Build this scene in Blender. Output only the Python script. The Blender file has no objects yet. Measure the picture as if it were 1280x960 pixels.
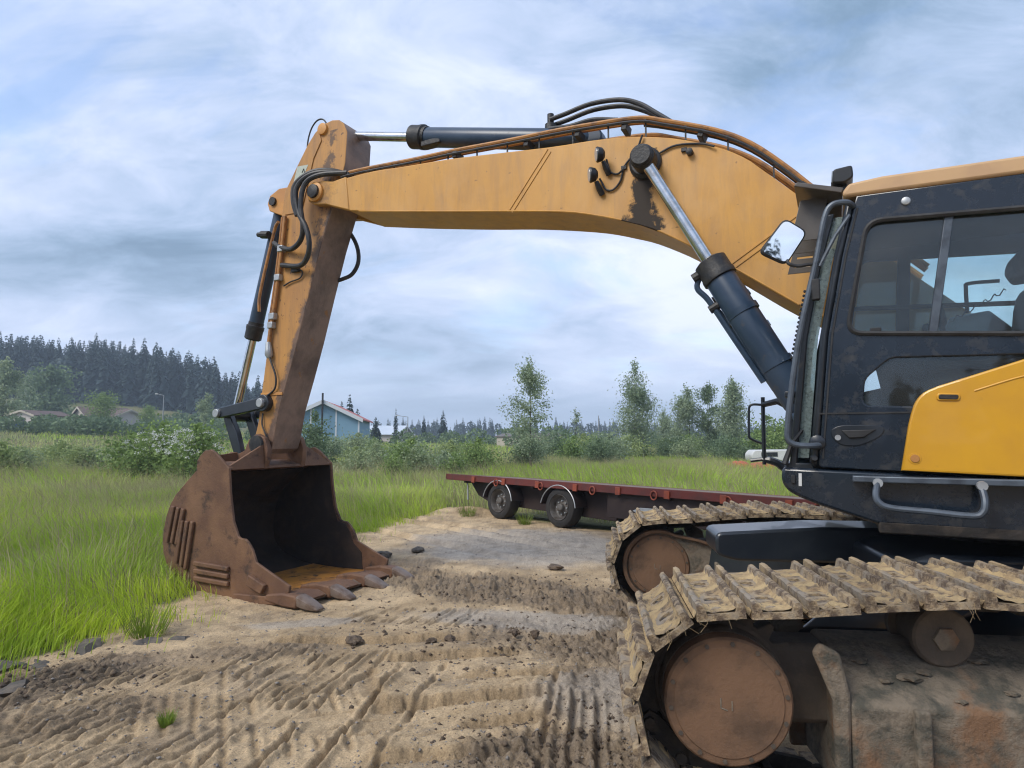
import bpy, bmesh, math, random
import numpy as np
from mathutils import Vector, Matrix

R = math.radians
SC = bpy.context.scene
COL = SC.collection
rng = np.random.default_rng(11)
random.seed(5)

# ------------------------------------------------------------------ camera
cam = bpy.data.cameras.new('camera')
cam.sensor_width = 36.0
cam.lens = 22.5
cam.clip_start = 0.05
cam.clip_end = 5000
camo = bpy.data.objects.new('camera', cam)
COL.objects.link(camo)
camo.location = (0, 0, 1.7)
camo.rotation_euler = (R(90 + 4.645), 0, 0)
SC.camera = camo

# ------------------------------------------------------------------ light, sky, exposure
SUN_EL, SUN_AZ = 46.0, 232.0        # azimuth clockwise from +Y: left of and a little behind the camera
world = bpy.data.worlds.new('World')
SC.world = world
world.use_nodes = True


SKY_A, SKY_B = (11.96, -6.96, 0), (-1.81, 12.02, 0)


def build_sky():
    nt = world.node_tree
    N, LK = nt.nodes, nt.links
    N.clear()

    def nd(t, **k):
        n = N.new(t)
        for a, v in k.items():
            setattr(n, a, v)
        return n

    def math_(op, a, b=None, clamp=False):
        n = nd('ShaderNodeMath', operation=op, use_clamp=clamp)
        for i, v in enumerate((a, b)):
            if v is None:
                continue
            if isinstance(v, (int, float)):
                n.inputs[i].default_value = v
            else:
                LK.new(v, n.inputs[i])
        return n.outputs[0]

    out = nd('ShaderNodeOutputWorld')
    bg = nd('ShaderNodeBackground')
    bg.inputs['Strength'].default_value = 0.115
    LK.new(bg.outputs[0], out.inputs[0])
    sky = nd('ShaderNodeTexSky', sky_type='NISHITA')
    sky.sun_disc = False
    sky.sun_elevation = R(SUN_EL)
    sky.sun_rotation = R(SUN_AZ)
    sky.air_density = 1.0
    sky.dust_density = 0.6
    sky.ozone_density = 2.0
    tc = nd('ShaderNodeTexCoord')
    sep = nd('ShaderNodeSeparateXYZ')
    LK.new(tc.outputs['Generated'], sep.inputs[0])
    z = math_('MAXIMUM', sep.outputs[2], 0.0)
    zz = math_('ADD', z, 0.30)
    cx = math_('DIVIDE', sep.outputs[0], zz)
    cy = math_('DIVIDE', sep.outputs[1], zz)
    comb = nd('ShaderNodeCombineXYZ')
    LK.new(cx, comb.inputs[0])
    LK.new(cy, comb.inputs[1])

    def noise(scale, rot, sc, detail=6, rough=.55, dist=.4, off=(0, 0, 0)):
        mp = nd('ShaderNodeMapping')
        mp.inputs['Rotation'].default_value = (0, 0, R(rot))
        mp.inputs['Scale'].default_value = sc
        mp.inputs['Location'].default_value = off
        LK.new(comb.outputs[0], mp.inputs[0])
        n = nd('ShaderNodeTexNoise')
        n.inputs['Scale'].default_value = scale
        n.inputs['Detail'].default_value = detail
        n.inputs['Roughness'].default_value = rough
        n.inputs['Distortion'].default_value = dist
        LK.new(mp.outputs[0], n.inputs['Vector'])
        return n.outputs[0]

    def ramp(fac, stops):
        r = nd('ShaderNodeValToRGB')
        e = r.color_ramp.elements
        while len(e) > 1:
            e.remove(e[0])
        e[0].position, e[0].color = stops[0]
        for p, c in stops[1:]:
            x = e.new(p)
            x.color = c
        LK.new(fac, r.inputs[0])
        return r.outputs[0]

    big = noise(1.0, 20, (0.8, 1.35, 1), 5, .48, .4, SKY_A)
    wisp = noise(3.4, 28, (0.85, 1.3, 1), 10, .64, .6, (7.3, 2.2, 0))
    gap = noise(1.5, -12, (1.0, 1.25, 1), 7, .6, .7, SKY_B)
    mixv = math_('ADD', math_('MULTIPLY', big, 0.66), math_('MULTIPLY', wisp, 0.34))
    cloud = ramp(mixv, [(0.33, (.85, 1.4, 2.1, 1)), (0.385, (1.35, 2.0, 2.9, 1)), (0.455, (2.25, 2.9, 4.05, 1)),
                        (0.53, (3.3, 3.8, 5.0, 1)), (0.62, (4.6, 4.9, 5.8, 1))])
    # pale veil towards the horizon
    veil = math_('POWER', math_('SUBTRACT', 1.0, z, True), 7.0)
    mx = nd('ShaderNodeMix', data_type='RGBA')
    LK.new(math_('MULTIPLY', veil, 0.62), mx.inputs[0])
    LK.new(cloud, mx.inputs[6])
    mx.inputs[7].default_value = (4.7, 5.2, 6.5, 1)
    # blue gaps show the clear sky
    gm = ramp(gap, [(0.53, (0, 0, 0, 1)), (0.66, (.75, .75, .75, 1))])
    mx2 = nd('ShaderNodeMix', data_type='RGBA')
    LK.new(math_('MULTIPLY', gm, math_('SUBTRACT', 1.0, math_('POWER', math_('SUBTRACT', 1.0, z, True), 3.0), True)), mx2.inputs[0])
    LK.new(mx.outputs[2], mx2.inputs[6])
    sk = nd('ShaderNodeMix', data_type='RGBA', blend_type='MULTIPLY')
    sk.inputs[0].default_value = 1
    LK.new(sky.outputs[0], sk.inputs[6])
    sk.inputs[7].default_value = (1.2, 1.2, 1.25, 1)
    LK.new(sk.outputs[2], mx2.inputs[7])
    LK.new(mx2.outputs[2], bg.inputs['Color'])


build_sky()
sun = bpy.data.lights.new('sun', 'SUN')
sun.energy = 1.5
sun.angle = R(24)
sun.color = (1.0, .95, .87)
suno = bpy.data.objects.new('sun', sun)
COL.objects.link(suno)
sd = Vector((math.sin(R(SUN_AZ)) * math.cos(R(SUN_EL)), math.cos(R(SUN_AZ)) * math.cos(R(SUN_EL)), math.sin(R(SUN_EL))))
suno.rotation_euler = sd.to_track_quat('Z', 'Y').to_euler()
SC.view_settings.view_transform = 'Standard'
SC.view_settings.look = 'None'
SC.view_settings.exposure = 0.95
SC.view_settings.gamma = 1.0
SC.view_settings.use_curve_mapping = False
SC.render.engine = 'CYCLES'
SC.cycles.use_denoising = True
SC.cycles.filter_width = 1.15
SC.cycles.max_bounces = 8
SC.cycles.transparent_max_bounces = 12
SC.cycles.volume_bounces = 0


# ------------------------------------------------------------------ materials
def nodemat(name):
    m = bpy.data.materials.new(name)
    m.use_nodes = True
    return m, m.node_tree.nodes, m.node_tree.links, m.node_tree.nodes['Principled BSDF']


def mk_noise(N, L, vec, scale, detail=5, rough=.6, dist=0.0):
    n = N.new('ShaderNodeTexNoise')
    n.inputs['Scale'].default_value = scale
    n.inputs['Detail'].default_value = detail
    n.inputs['Roughness'].default_value = rough
    n.inputs['Distortion'].default_value = dist
    L.new(vec, n.inputs['Vector'])
    return n.outputs[0]


def mk_ramp(N, L, fac, stops):
    r = N.new('ShaderNodeValToRGB')
    e = r.color_ramp.elements
    e[0].position, e[0].color = stops[0][0], (*stops[0][1], 1)
    e[1].position, e[1].color = stops[-1][0], (*stops[-1][1], 1)
    for p, c in stops[1:-1]:
        x = e.new(p)
        x.color = (*c, 1)
    L.new(fac, r.inputs[0])
    return r.outputs[0]


def mk_mix(N, L, fac, a, b, blend='MIX'):
    m = N.new('ShaderNodeMix')
    m.data_type = 'RGBA'
    m.blend_type = blend
    for sock, v in ((m.inputs[0], fac), (m.inputs[6], a), (m.inputs[7], b)):
        if isinstance(v, (int, float)):
            sock.default_value = v
        elif isinstance(v, tuple):
            sock.default_value = (*v, 1)
        else:
            L.new(v, sock)
    return m.outputs[2]


def mk_math(N, L, op, a, b=None, clamp=False):
    n = N.new('ShaderNodeMath')
    n.operation = op
    n.use_clamp = clamp
    for i, v in enumerate((a, b)):
        if v is None:
            continue
        if isinstance(v, (int, float)):
            n.inputs[i].default_value = v
        else:
            L.new(v, n.inputs[i])
    return n.outputs[0]


MATS = {}


def mat(name, col, rough=.6, metal=0., col2=None, scale=3., lo=.45, hi=.65, dirt=None, dscale=9., dlo=.58, dhi=.75,
        bump=.0, bscale=40., coat=0., spec=.5, dist=0.3, vary=0.):
    """paint / metal with wear: col <-> col2 by large noise, dirt colour in patches, fine bump"""
    m, N, L, P = nodemat(name)
    tc = N.new('ShaderNodeTexCoord').outputs['Object']
    c = col
    if col2:
        f = mk_ramp(N, L, mk_noise(N, L, tc, scale, 6, .62, dist), [(lo, (0, 0, 0)), (hi, (1, 1, 1))])
        c = mk_mix(N, L, f, col, col2)
    if dirt:
        f = mk_ramp(N, L, mk_noise(N, L, tc, dscale, 8, .68, .2), [(dlo, (0, 0, 0)), (dhi, (1, 1, 1))])
        c = mk_mix(N, L, f, c, dirt)
        rr = mk_math(N, L, 'ADD', mk_math(N, L, 'MULTIPLY', f, .3), rough, True)
        L.new(rr, P.inputs['Roughness'])
    else:
        P.inputs['Roughness'].default_value = rough
    if vary:
        oi = N.new('ShaderNodeObjectInfo')
        v = mk_math(N, L, 'ADD', 1 - vary, mk_math(N, L, 'MULTIPLY', oi.outputs['Random'], vary * 1.6))
        cb = N.new('ShaderNodeCombineColor')
        for q in range(3):
            L.new(v, cb.inputs[q])
        c = mk_mix(N, L, 1., c, cb.outputs[0], 'MULTIPLY')
    if isinstance(c, tuple):
        P.inputs['Base Color'].default_value = (*c, 1)
    else:
        L.new(c, P.inputs['Base Color'])
    P.inputs['Metallic'].default_value = metal
    P.inputs['Coat Weight'].default_value = coat
    P.inputs['Specular IOR Level'].default_value = spec
    if bump:
        b = N.new('ShaderNodeBump')
        b.inputs['Strength'].default_value = bump
        b.inputs['Distance'].default_value = .02
        L.new(mk_noise(N, L, tc, bscale, 6, .65), b.inputs['Height'])
        L.new(b.outputs[0], P.inputs['Normal'])
    MATS[name] = m
    return m


YEL = (.62, .29, .055)
mat('arm_paint', (.58, .27, .06), .5, col2=(.46, .21, .06), scale=2.2, dirt=(.15, .075, .035), dscale=7, dlo=.6, dhi=.76, bump=.06, bscale=60)
mat('panel_yellow', (.62, .315, .012), .36, col2=(.57, .285, .018), scale=3., dirt=(.42, .22, .03), dscale=14, dlo=.66, dhi=.85, coat=.25)
mat('roof_yellow', (.54, .34, .17), .5, col2=(.48, .30, .16), scale=4)
mat('pipe_orange', (.42, .19, .05), .5, col2=(.22, .11, .05), scale=9, dirt=(.08, .05, .035), dscale=12)
mat('black_paint', (.012, .016, .022), .32, col2=(.022, .026, .032), scale=3., dirt=(.075, .065, .05), dscale=8, dlo=.62, dhi=.85, coat=.2)
mat('cab_black', (.007, .013, .023), .26, col2=(.010, .018, .030), scale=2.5, dirt=(.06, .055, .048), dscale=9, dlo=.52, dhi=.80, coat=.25)
mat('cyl_black', (.022, .042, .075), .34, col2=(.035, .058, .095), scale=3.5, dirt=(.10, .085, .07), dscale=11, dlo=.6, dhi=.8)
mat('rubber', (.014, .014, .015), .6, col2=(.03, .03, .03), scale=8)
mat('hose', (.020, .021, .024), .5, col2=(.05, .045, .04), scale=10)
mat('chrome', (.62, .63, .64), .16, 1.0, col2=(.45, .43, .40), scale=8)
mat('rail_steel', (.09, .11, .135), .42, .3, col2=(.05, .06, .075), scale=9)
mat('pin_black', (.012, .012, .013), .5, col2=(.035, .03, .025), scale=14, bump=.3)
mat('bucket_rust', (.112, .054, .030), .7, col2=(.190, .098, .050), scale=2.6, lo=.38, hi=.66, dirt=(.040, .027, .022), dscale=4.5, dlo=.54, dhi=.68, bump=.3, bscale=38)
mat('bucket_inside_shade', (.026, .018, .014), .85, col2=(.050, .031, .021), scale=3.2, bump=.2)  # darker than the outer rust: interior shade put into the colour
mat('bucket_floor', (.46, .20, .04), .42, col2=(.22, .10, .035), scale=3.5, dirt=(.05, .035, .025), dscale=6, dlo=.56, dhi=.66, bump=.25, bscale=25)
mat('tooth_steel', (.20, .15, .12), .5, .35, col2=(.12, .075, .05), scale=8, bump=.2)
mat('disc_rust', (.175, .098, .055), .88, col2=(.11, .066, .040), scale=4.5, dirt=(.09, .055, .035), dscale=9, dlo=.56, dhi=.72, bump=.35, bscale=30)
mat('drive_dark', (.080, .064, .050), .88, col2=(.125, .095, .068), scale=6, bump=.4)
mat('chain_dark', (.022, .018, .015), .8, col2=(.06, .045, .033), scale=9, bump=.3)
mat('frame_mud', (.19, .155, .115), .95, col2=(.185, .105, .058), scale=2.2, lo=.48, hi=.58, dirt=(.075, .070, .055), dscale=5.5, dlo=.46, dhi=.60, bump=.9, bscale=22)
mat('sand_mud', (.50, .365, .19), .95, col2=(.29, .20, .115), scale=9, dirt=(.13, .10, .075), dscale=15, dlo=.52, dhi=.64, vary=.2, bump=.9, bscale=70)
mat('shoe_steel', (.30, .25, .19), .65, .15, col2=(.42, .31, .18), scale=9, lo=.42, hi=.56, dirt=(.12, .085, .06), dscale=13, dlo=.46, dhi=.6, vary=.2, bump=.8, bscale=70)
mat('lamp_body', (.012, .013, .015), .4)
mat('lamp_glass', (.30, .34, .38), .12, spec=.8)
mat('interior', (.018, .019, .020), .8, col2=(.03, .03, .03), scale=5)
mat('seat_fabric', (.016, .016, .017), .9, col2=(.028, .027, .026), scale=20)
mat('sticker', (.42, .46, .38), .5, col2=(.5, .52, .45), scale=30)
mat('white_paint', (.62, .62, .60), .5, col2=(.5, .5, .48), scale=4)
mat('trailer_red', (.115, .018, .013), .6, col2=(.075, .018, .014), scale=3, dirt=(.08, .045, .03), dscale=9, bump=.1)
mat('trailer_dark', (.020, .009, .008), .7, col2=(.030, .016, .012), scale=3, dirt=(.05, .04, .03), dscale=7)
mat('trailer_orange', (.26, .05, .02), .6, col2=(.18, .04, .02), scale=8)
mat('deck_wood', (.20, .155, .115), .9, col2=(.13, .10, .08), scale=5, bump=.4)
mat('galv', (.42, .44, .45), .45, .5, col2=(.3, .3, .3), scale=6)
mat('tyre', (.018, .017, .017), .85, col2=(.032, .028, .025), scale=4, bump=.3)
mat('rim_grey', (.13, .12, .11), .65, .3, col2=(.07, .055, .045), scale=7)
mat('house_blue', (.20, .34, .45), .8, col2=(.18, .31, .41), scale=.5)
mat('house_red_roof', (.46, .13, .11), .7, col2=(.36, .08, .07), scale=.6)
mat('trim_white', (.62, .64, .66), .6)
mat('house_white', (.52, .47, .44), .8, col2=(.45, .41, .39), scale=.4)
mat('house_beige', (.48, .43, .35), .85, col2=(.42, .38, .31), scale=.3)
mat('roof_grey', (.13, .115, .11), .8, col2=(.17, .14, .125), scale=.5)
mat('roof_pale', (.50, .55, .62), .5, col2=(.44, .50, .57), scale=.3)
mat('roof_brown', (.13, .085, .07), .8, col2=(.10, .07, .06), scale=.4)
mat('win_dark', (.02, .025, .03), .15)
mat('fence_blue', (.020, .075, .17), .6, col2=(.02, .05, .12), scale=.6)
mat('tarp_orange', (.52, .085, .025), .55, col2=(.38, .07, .03), scale=2.5)
mat('caravan_white', (.60, .60, .58), .5, col2=(.5, .5, .48), scale=1.)
mat('bark', (.10, .085, .07), .9, col2=(.05, .04, .035), scale=8, bump=.4)
mat('birch_bark', (.42, .41, .38), .8, col2=(.05, .045, .04), scale=6, lo=.55, hi=.62)
mat('stone_dark', (.085, .075, .066), .9, col2=(.16, .13, .10), scale=9, bump=.5)
mat('clod', (.095, .068, .048), .95, col2=(.16, .115, .075), scale=20, bump=.8)
mat('gravel', (.24, .215, .19), .9, col2=(.13, .115, .10), scale=6)
mat('straw', (.26, .19, .10), .9, col2=(.2, .14, .08), scale=8)
mat('pole_grey', (.25, .26, .27), .6)


def mat_boom():
    m, N, L, P = nodemat('boom_paint')
    tc = N.new('ShaderNodeTexCoord').outputs['Object']
    f = mk_ramp(N, L, mk_noise(N, L, tc, 1.6, 5, .55, .3), [(.4, (0, 0, 0)), (.68, (1, 1, 1))])
    c = mk_mix(N, L, f, (.58, .29, .050), (.51, .25, .046))
    mp = N.new('ShaderNodeMapping')
    mp.inputs['Scale'].default_value = (5.5, 5.5, .8)
    L.new(tc, mp.inputs[0])
    stk = mk_ramp(N, L, mk_noise(N, L, mp.outputs[0], 1.6, 9, .68, .5), [(.44, (0, 0, 0)), (.74, (1, 1, 1))])
    c = mk_mix(N, L, mk_math(N, L, 'MULTIPLY', stk, .5), c, (.27, .15, .07))
    fad = mk_ramp(N, L, mk_noise(N, L, tc, .9, 6, .6, .8), [(.46, (0, 0, 0)), (.66, (1, 1, 1))])
    c = mk_mix(N, L, mk_math(N, L, 'MULTIPLY', fad, .4), c, (.60, .37, .17))
    # specks and chips
    sp = mk_ramp(N, L, mk_noise(N, L, tc, 22, 3, .5), [(.70, (0, 0, 0)), (.74, (1, 1, 1))])
    c = mk_mix(N, L, mk_math(N, L, 'MULTIPLY', sp, .6), c, (.16, .085, .04))
    # oil run under the boom cylinder pin (a stain with its own outline)
    sep = N.new('ShaderNodeSeparateXYZ')
    L.new(tc, sep.inputs[0])
    u, z = sep.outputs[0], sep.outputs[2]
    dz = mk_math(N, L, 'SUBTRACT', 4.16, z)                       # 0 at pin, grows downwards
    ax = mk_math(N, L, 'SUBTRACT', u, mk_math(N, L, 'SUBTRACT', 3.62, mk_math(N, L, 'MULTIPLY', dz, .10)))
    wv = mk_math(N, L, 'ADD', .085, mk_math(N, L, 'MULTIPLY', mk_math(N, L, 'POWER', mk_math(N, L, 'MAXIMUM', mk_math(N, L, 'SUBTRACT', dz, .34), 0.), 1.5), .9))
    d = mk_math(N, L, 'DIVIDE', mk_math(N, L, 'ABSOLUTE', ax), wv)
    inz = mk_math(N, L, 'MULTIPLY', mk_math(N, L, 'GREATER_THAN', dz, -.14), mk_math(N, L, 'MULTIPLY', mk_math(N, L, 'LESS_THAN', dz, .63), mk_math(N, L, 'LESS_THAN', sep.outputs[1], -.322)))
    nz = mk_noise(N, L, tc, 9, 8, .7, .4)
    st = mk_math(N, L, 'ADD', mk_math(N, L, 'SUBTRACT', 1.45, d), mk_math(N, L, 'MULTIPLY', mk_math(N, L, 'SUBTRACT', nz, .5), 3.2))
    stm = mk_ramp(N, L, mk_math(N, L, 'MULTIPLY', mk_math(N, L, 'MULTIPLY', st, inz), .5), [(.06, (0, 0, 0)), (.28, (1, 1, 1))])
    c = mk_mix(N, L, mk_math(N, L, 'MULTIPLY', stm, .97), c, (.010, .008, .007))
    # grease round the tip pin
    du = mk_math(N, L, 'ADD', u, .30)
    dz2 = mk_math(N, L, 'SUBTRACT', z, 4.58)
    rr = mk_math(N, L, 'SQRT', mk_math(N, L, 'ADD', mk_math(N, L, 'MULTIPLY', du, du), mk_math(N, L, 'MULTIPLY', dz2, dz2)))
    g = mk_math(N, L, 'ADD', mk_math(N, L, 'SUBTRACT', .95, mk_math(N, L, 'MULTIPLY', rr, 2.0)), mk_math(N, L, 'MULTIPLY', mk_math(N, L, 'SUBTRACT', nz, .5), 2.4))
    gm = mk_ramp(N, L, g, [(.45, (0, 0, 0)), (1., (1, 1, 1))])
    c = mk_mix(N, L, mk_math(N, L, 'MULTIPLY', gm, .7), c, (.17, .095, .05))
    L.new(c, P.inputs['Base Color'])
    L.new(mk_math(N, L, 'ADD', .48, mk_math(N, L, 'MULTIPLY', stm, .25)), P.inputs['Roughness'])
    b = N.new('ShaderNodeBump')
    b.inputs['Strength'].default_value = .05
    b.inputs['Distance'].default_value = .02
    L.new(mk_noise(N, L, tc, 7, 4), b.inputs['Height'])
    L.new(b.outputs[0], P.inputs['Normal'])
    MATS['boom_paint'] = m


def mat_arm():
    """arm: orange near face, inner face worn to grey brown along its edge"""
    m, N, L, P = nodemat('arm_side')
    tc = N.new('ShaderNodeTexCoord').outputs['Object']
    sep = N.new('ShaderNodeSeparateXYZ')
    L.new(tc, sep.inputs[0])
    u, z = sep.outputs[0], sep.outputs[2]
    nz = mk_noise(N, L, tc, 6, 8, .7, .4)
    f = mk_ramp(N, L, mk_noise(N, L, tc, 1.8, 5, .55, .3), [(.4, (0, 0, 0)), (.68, (1, 1, 1))])
    c = mk_mix(N, L, f, (.50, .245, .060), (.42, .20, .055))
    mp = N.new('ShaderNodeMapping')
    mp.inputs['Scale'].default_value = (6., 6., .7)
    L.new(tc, mp.inputs[0])
    stk = mk_ramp(N, L, mk_noise(N, L, mp.outputs[0], 1.8, 9, .68, .5), [(.42, (0, 0, 0)), (.70, (1, 1, 1))])
    c = mk_mix(N, L, mk_math(N, L, 'MULTIPLY', stk, .6), c, (.22, .12, .06))
    sp = mk_ramp(N, L, mk_noise(N, L, tc, 17, 3, .5), [(.655, (0, 0, 0)), (.70, (1, 1, 1))])
    c = mk_mix(N, L, mk_math(N, L, 'MULTIPLY', sp, .8), c, (.11, .055, .03))
    # worn strip along the inner edge (edge line: u = -1.70 + .354 z)
    e = mk_math(N, L, 'SUBTRACT', mk_math(N, L, 'ADD', -1.715, mk_math(N, L, 'MULTIPLY', z, .343)), u)
    low = mk_math(N, L, 'LESS_THAN', z, 4.55)
    w = mk_math(N, L, 'ADD', mk_math(N, L, 'SUBTRACT', .075, e), mk_math(N, L, 'MULTIPLY', mk_math(N, L, 'SUBTRACT', nz, .5), .28))
    wm = mk_math(N, L, 'MULTIPLY', mk_ramp(N, L, mk_math(N, L, 'MULTIPLY', w, 10.), [(.0, (0, 0, 0)), (.5, (1, 1, 1))]), low)
    wc = mk_mix(N, L, mk_ramp(N, L, mk_noise(N, L, tc, 5, 7, .7), [(.42, (0, 0, 0)), (.62, (1, 1, 1))]), (.17, .10, .065), (.075, .048, .036))
    c = mk_mix(N, L, wm, c, wc)
    # greasy run below the boom pin
    du = mk_math(N, L, 'ABSOLUTE', mk_math(N, L, 'ADD', u, mk_math(N, L, 'ADD', .36, mk_math(N, L, 'MULTIPLY', mk_math(N, L, 'SUBTRACT', 4.5, z), .16))))
    g = mk_math(N, L, 'ADD', mk_math(N, L, 'SUBTRACT', .55, mk_math(N, L, 'MULTIPLY', du, 4.2)), mk_math(N, L, 'MULTIPLY', mk_math(N, L, 'SUBTRACT', nz, .5), 3.2))
    zz = mk_math(N, L, 'MULTIPLY', mk_math(N, L, 'GREATER_THAN', z, 3.55), mk_math(N, L, 'LESS_THAN', z, 5.4))
    gm = mk_math(N, L, 'MULTIPLY', mk_ramp(N, L, g, [(.3, (0, 0, 0)), (.62, (1, 1, 1))]), zz)
    c = mk_mix(N, L, mk_math(N, L, 'MULTIPLY', gm, .85), c, (.075, .045, .03))
    L.new(c, P.inputs['Base Color'])
    P.inputs['Roughness'].default_value = .55
    b = N.new('ShaderNodeBump')
    b.inputs['Strength'].default_value = .12
    b.inputs['Distance'].default_value = .02
    L.new(nz, b.inputs['Height'])
    L.new(b.outputs[0], P.inputs['Normal'])
    MATS['arm_side'] = m


def mat_glass(name, tint, gl=.03, dust_sheen=.11, dcol=(.30, .28, .25)):
    m, N, L, P = nodemat(name)
    N.remove(P)
    out = [n for n in N if n.type == 'OUTPUT_MATERIAL'][0]
    t = N.new('ShaderNodeBsdfTransparent')
    t.inputs[0].default_value = (*tint, 1)
    g = N.new('ShaderNodeBsdfGlossy')
    g.inputs[0].default_value = (.9, .95, 1, 1)
    g.inputs['Roughness'].default_value = gl
    fr = N.new('ShaderNodeFresnel')
    fr.inputs[0].default_value = 1.5
    tc = N.new('ShaderNodeTexCoord').outputs['Object']
    d = N.new('ShaderNodeBsdfDiffuse')
    d.inputs[0].default_value = (*dcol, 1)
    mx = N.new('ShaderNodeMixShader')
    L.new(fr.outputs[0], mx.inputs[0])
    L.new(t.outputs[0], mx.inputs[1])
    L.new(g.outputs[0], mx.inputs[2])
    mx2 = N.new('ShaderNodeMixShader')      # thin dusty film; on the quarter pane it also paints pale reflections
    L.new(mk_math(N, L, 'MULTIPLY', mk_noise(N, L, tc, 3 if dust_sheen < .2 else 45, 4, .6), dust_sheen), mx2.inputs[0])
    L.new(mx.outputs[0], mx2.inputs[1])
    L.new(d.outputs[0], mx2.inputs[2])
    L.new(mx2.outputs[0], out.inputs[0])
    MATS[name] = m


def mat_leaf(name, col, col2, trans=.35, rough=.6):
    m, N, L, P = nodemat(name)
    at = N.new('ShaderNodeAttribute')
    at.attribute_name = 'tone'
    oi = N.new('ShaderNodeObjectInfo')
    f = mk_math(N, L, 'ADD', mk_math(N, L, 'MULTIPLY', at.outputs['Fac'], .85), mk_math(N, L, 'MULTIPLY', oi.outputs['Random'], .15), True)
    c = mk_mix(N, L, f, col, col2)
    L.new(c, P.inputs['Base Color'])
    P.inputs['Roughness'].default_value = rough
    P.inputs['Specular IOR Level'].default_value = .25
    out = [n for n in N if n.type == 'OUTPUT_MATERIAL'][0]
    t = N.new('ShaderNodeBsdfTranslucent')
    L.new(c, t.inputs[0])
    mx = N.new('ShaderNodeMixShader')
    mx.inputs[0].default_value = trans
    L.new(P.outputs[0], mx.inputs[1])
    L.new(t.outputs[0], mx.inputs[2])
    L.new(mx.outputs[0], out.inputs[0])
    MATS[name] = m


def mat_ground():
    m, N, L, P = nodemat('soil')
    tc = N.new('ShaderNodeTexCoord').outputs['Object']
    at = N.new('ShaderNodeAttribute')
    at.attribute_name = 'soil'
    n1 = mk_ramp(N, L, mk_noise(N, L, tc, 3.2, 8, .7, .3), [(.28, (.60, .58, .56)), (.5, (1., 1., 1.)), (.72, (1.25, 1.24, 1.22))])
    c = mk_mix(N, L, 1., at.outputs['Color'], n1, 'MULTIPLY')
    n2 = mk_ramp(N, L, mk_noise(N, L, tc, 85, 6, .8), [(.30, (.50, .48, .46)), (.5, (1., 1., 1.)), (.70, (1.42, 1.40, 1.36))])
    c = mk_mix(N, L, 1., c, n2, 'MULTIPLY')
    vo = N.new('ShaderNodeTexVoronoi')
    vo.inputs['Scale'].default_value = 55
    L.new(tc, vo.inputs['Vector'])
    sp = mk_ramp(N, L, vo.outputs['Distance'], [(.10, (1, 1, 1)), (.17, (0, 0, 0))])
    pick = mk_math(N, L, 'GREATER_THAN', mk_noise(N, L, tc, 9, 3), .48)
    peb = mk_mix(N, L, vo.outputs['Color'], (.34, .31, .28), (.10, .09, .08))
    c = mk_mix(N, L, mk_math(N, L, 'MULTIPLY', mk_math(N, L, 'MULTIPLY', sp, pick), .7), c, peb)
    L.new(c, P.inputs['Base Color'])
    P.inputs['Roughness'].default_value = .93
    P.inputs['Specular IOR Level'].default_value = .2
    b = N.new('ShaderNodeBump')
    b.inputs['Strength'].default_value = .8
    b.inputs['Distance'].default_value = .016
    h = mk_math(N, L, 'ADD', mk_noise(N, L, tc, 60, 9, .78), mk_math(N, L, 'MULTIPLY', mk_noise(N, L, tc, 14, 8, .72), .9))
    L.new(h, b.inputs['Height'])
    L.new(b.outputs[0], P.inputs['Normal'])
    MATS['soil'] = m


mat('arm_worn', (.26, .175, .13), .5, col2=(.135, .09, .068), scale=2.6, lo=.4, hi=.62, dirt=(.30, .145, .05), dscale=6, dlo=.62, dhi=.70, bump=.2, bscale=30)
mat_boom()
mat_arm()
mat_glass('cab_glass', (.86, .94, .94))
mat_glass('quarter_glass', (.62, .72, .70), .12, .9, (.34, .42, .40))  # pale green-grey diffuse paints in reflections along with the dirt
mat_ground()
mat('mirror', (.85, .87, .88), .02, 1.0)
mat_leaf('leaf_birch', (.19, .25, .15), (.38, .45, .28))
mat_leaf('leaf_mid', (.13, .20, .06), (.30, .40, .125))
mat_leaf('leaf_dark', (.10, .155, .080), (.21, .28, .145))
mat_leaf('leaf_pale', (.22, .28, .15), (.42, .48, .27))
mat_leaf('leaf_spruce', (.022, .040, .042), (.050, .078, .074), .15)
mat_leaf('flower_white', (.55, .56, .50), (.75, .76, .70), .3)
mat_leaf('weed', (.22, .29, .11), (.42, .48, .20))


def mat_grass():
    m, N, L, P = nodemat('grass')
    at = N.new('ShaderNodeAttribute')
    at.attribute_name = 'blade'
    L.new(at.outputs['Color'], P.inputs['Base Color'])
    P.inputs['Roughness'].default_value = .55
    P.inputs['Specular IOR Level'].default_value = .3
    out = [n for n in N if n.type == 'OUTPUT_MATERIAL'][0]
    t = N.new('ShaderNodeBsdfTranslucent')
    L.new(at.outputs['Color'], t.inputs[0])
    mx = N.new('ShaderNodeMixShader')
    mx.inputs[0].default_value = .45
    L.new(P.outputs[0], mx.inputs[1])
    L.new(t.outputs[0], mx.inputs[2])
    L.new(mx.outputs[0], out.inputs[0])
    MATS['grass'] = m


mat_grass()


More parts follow.
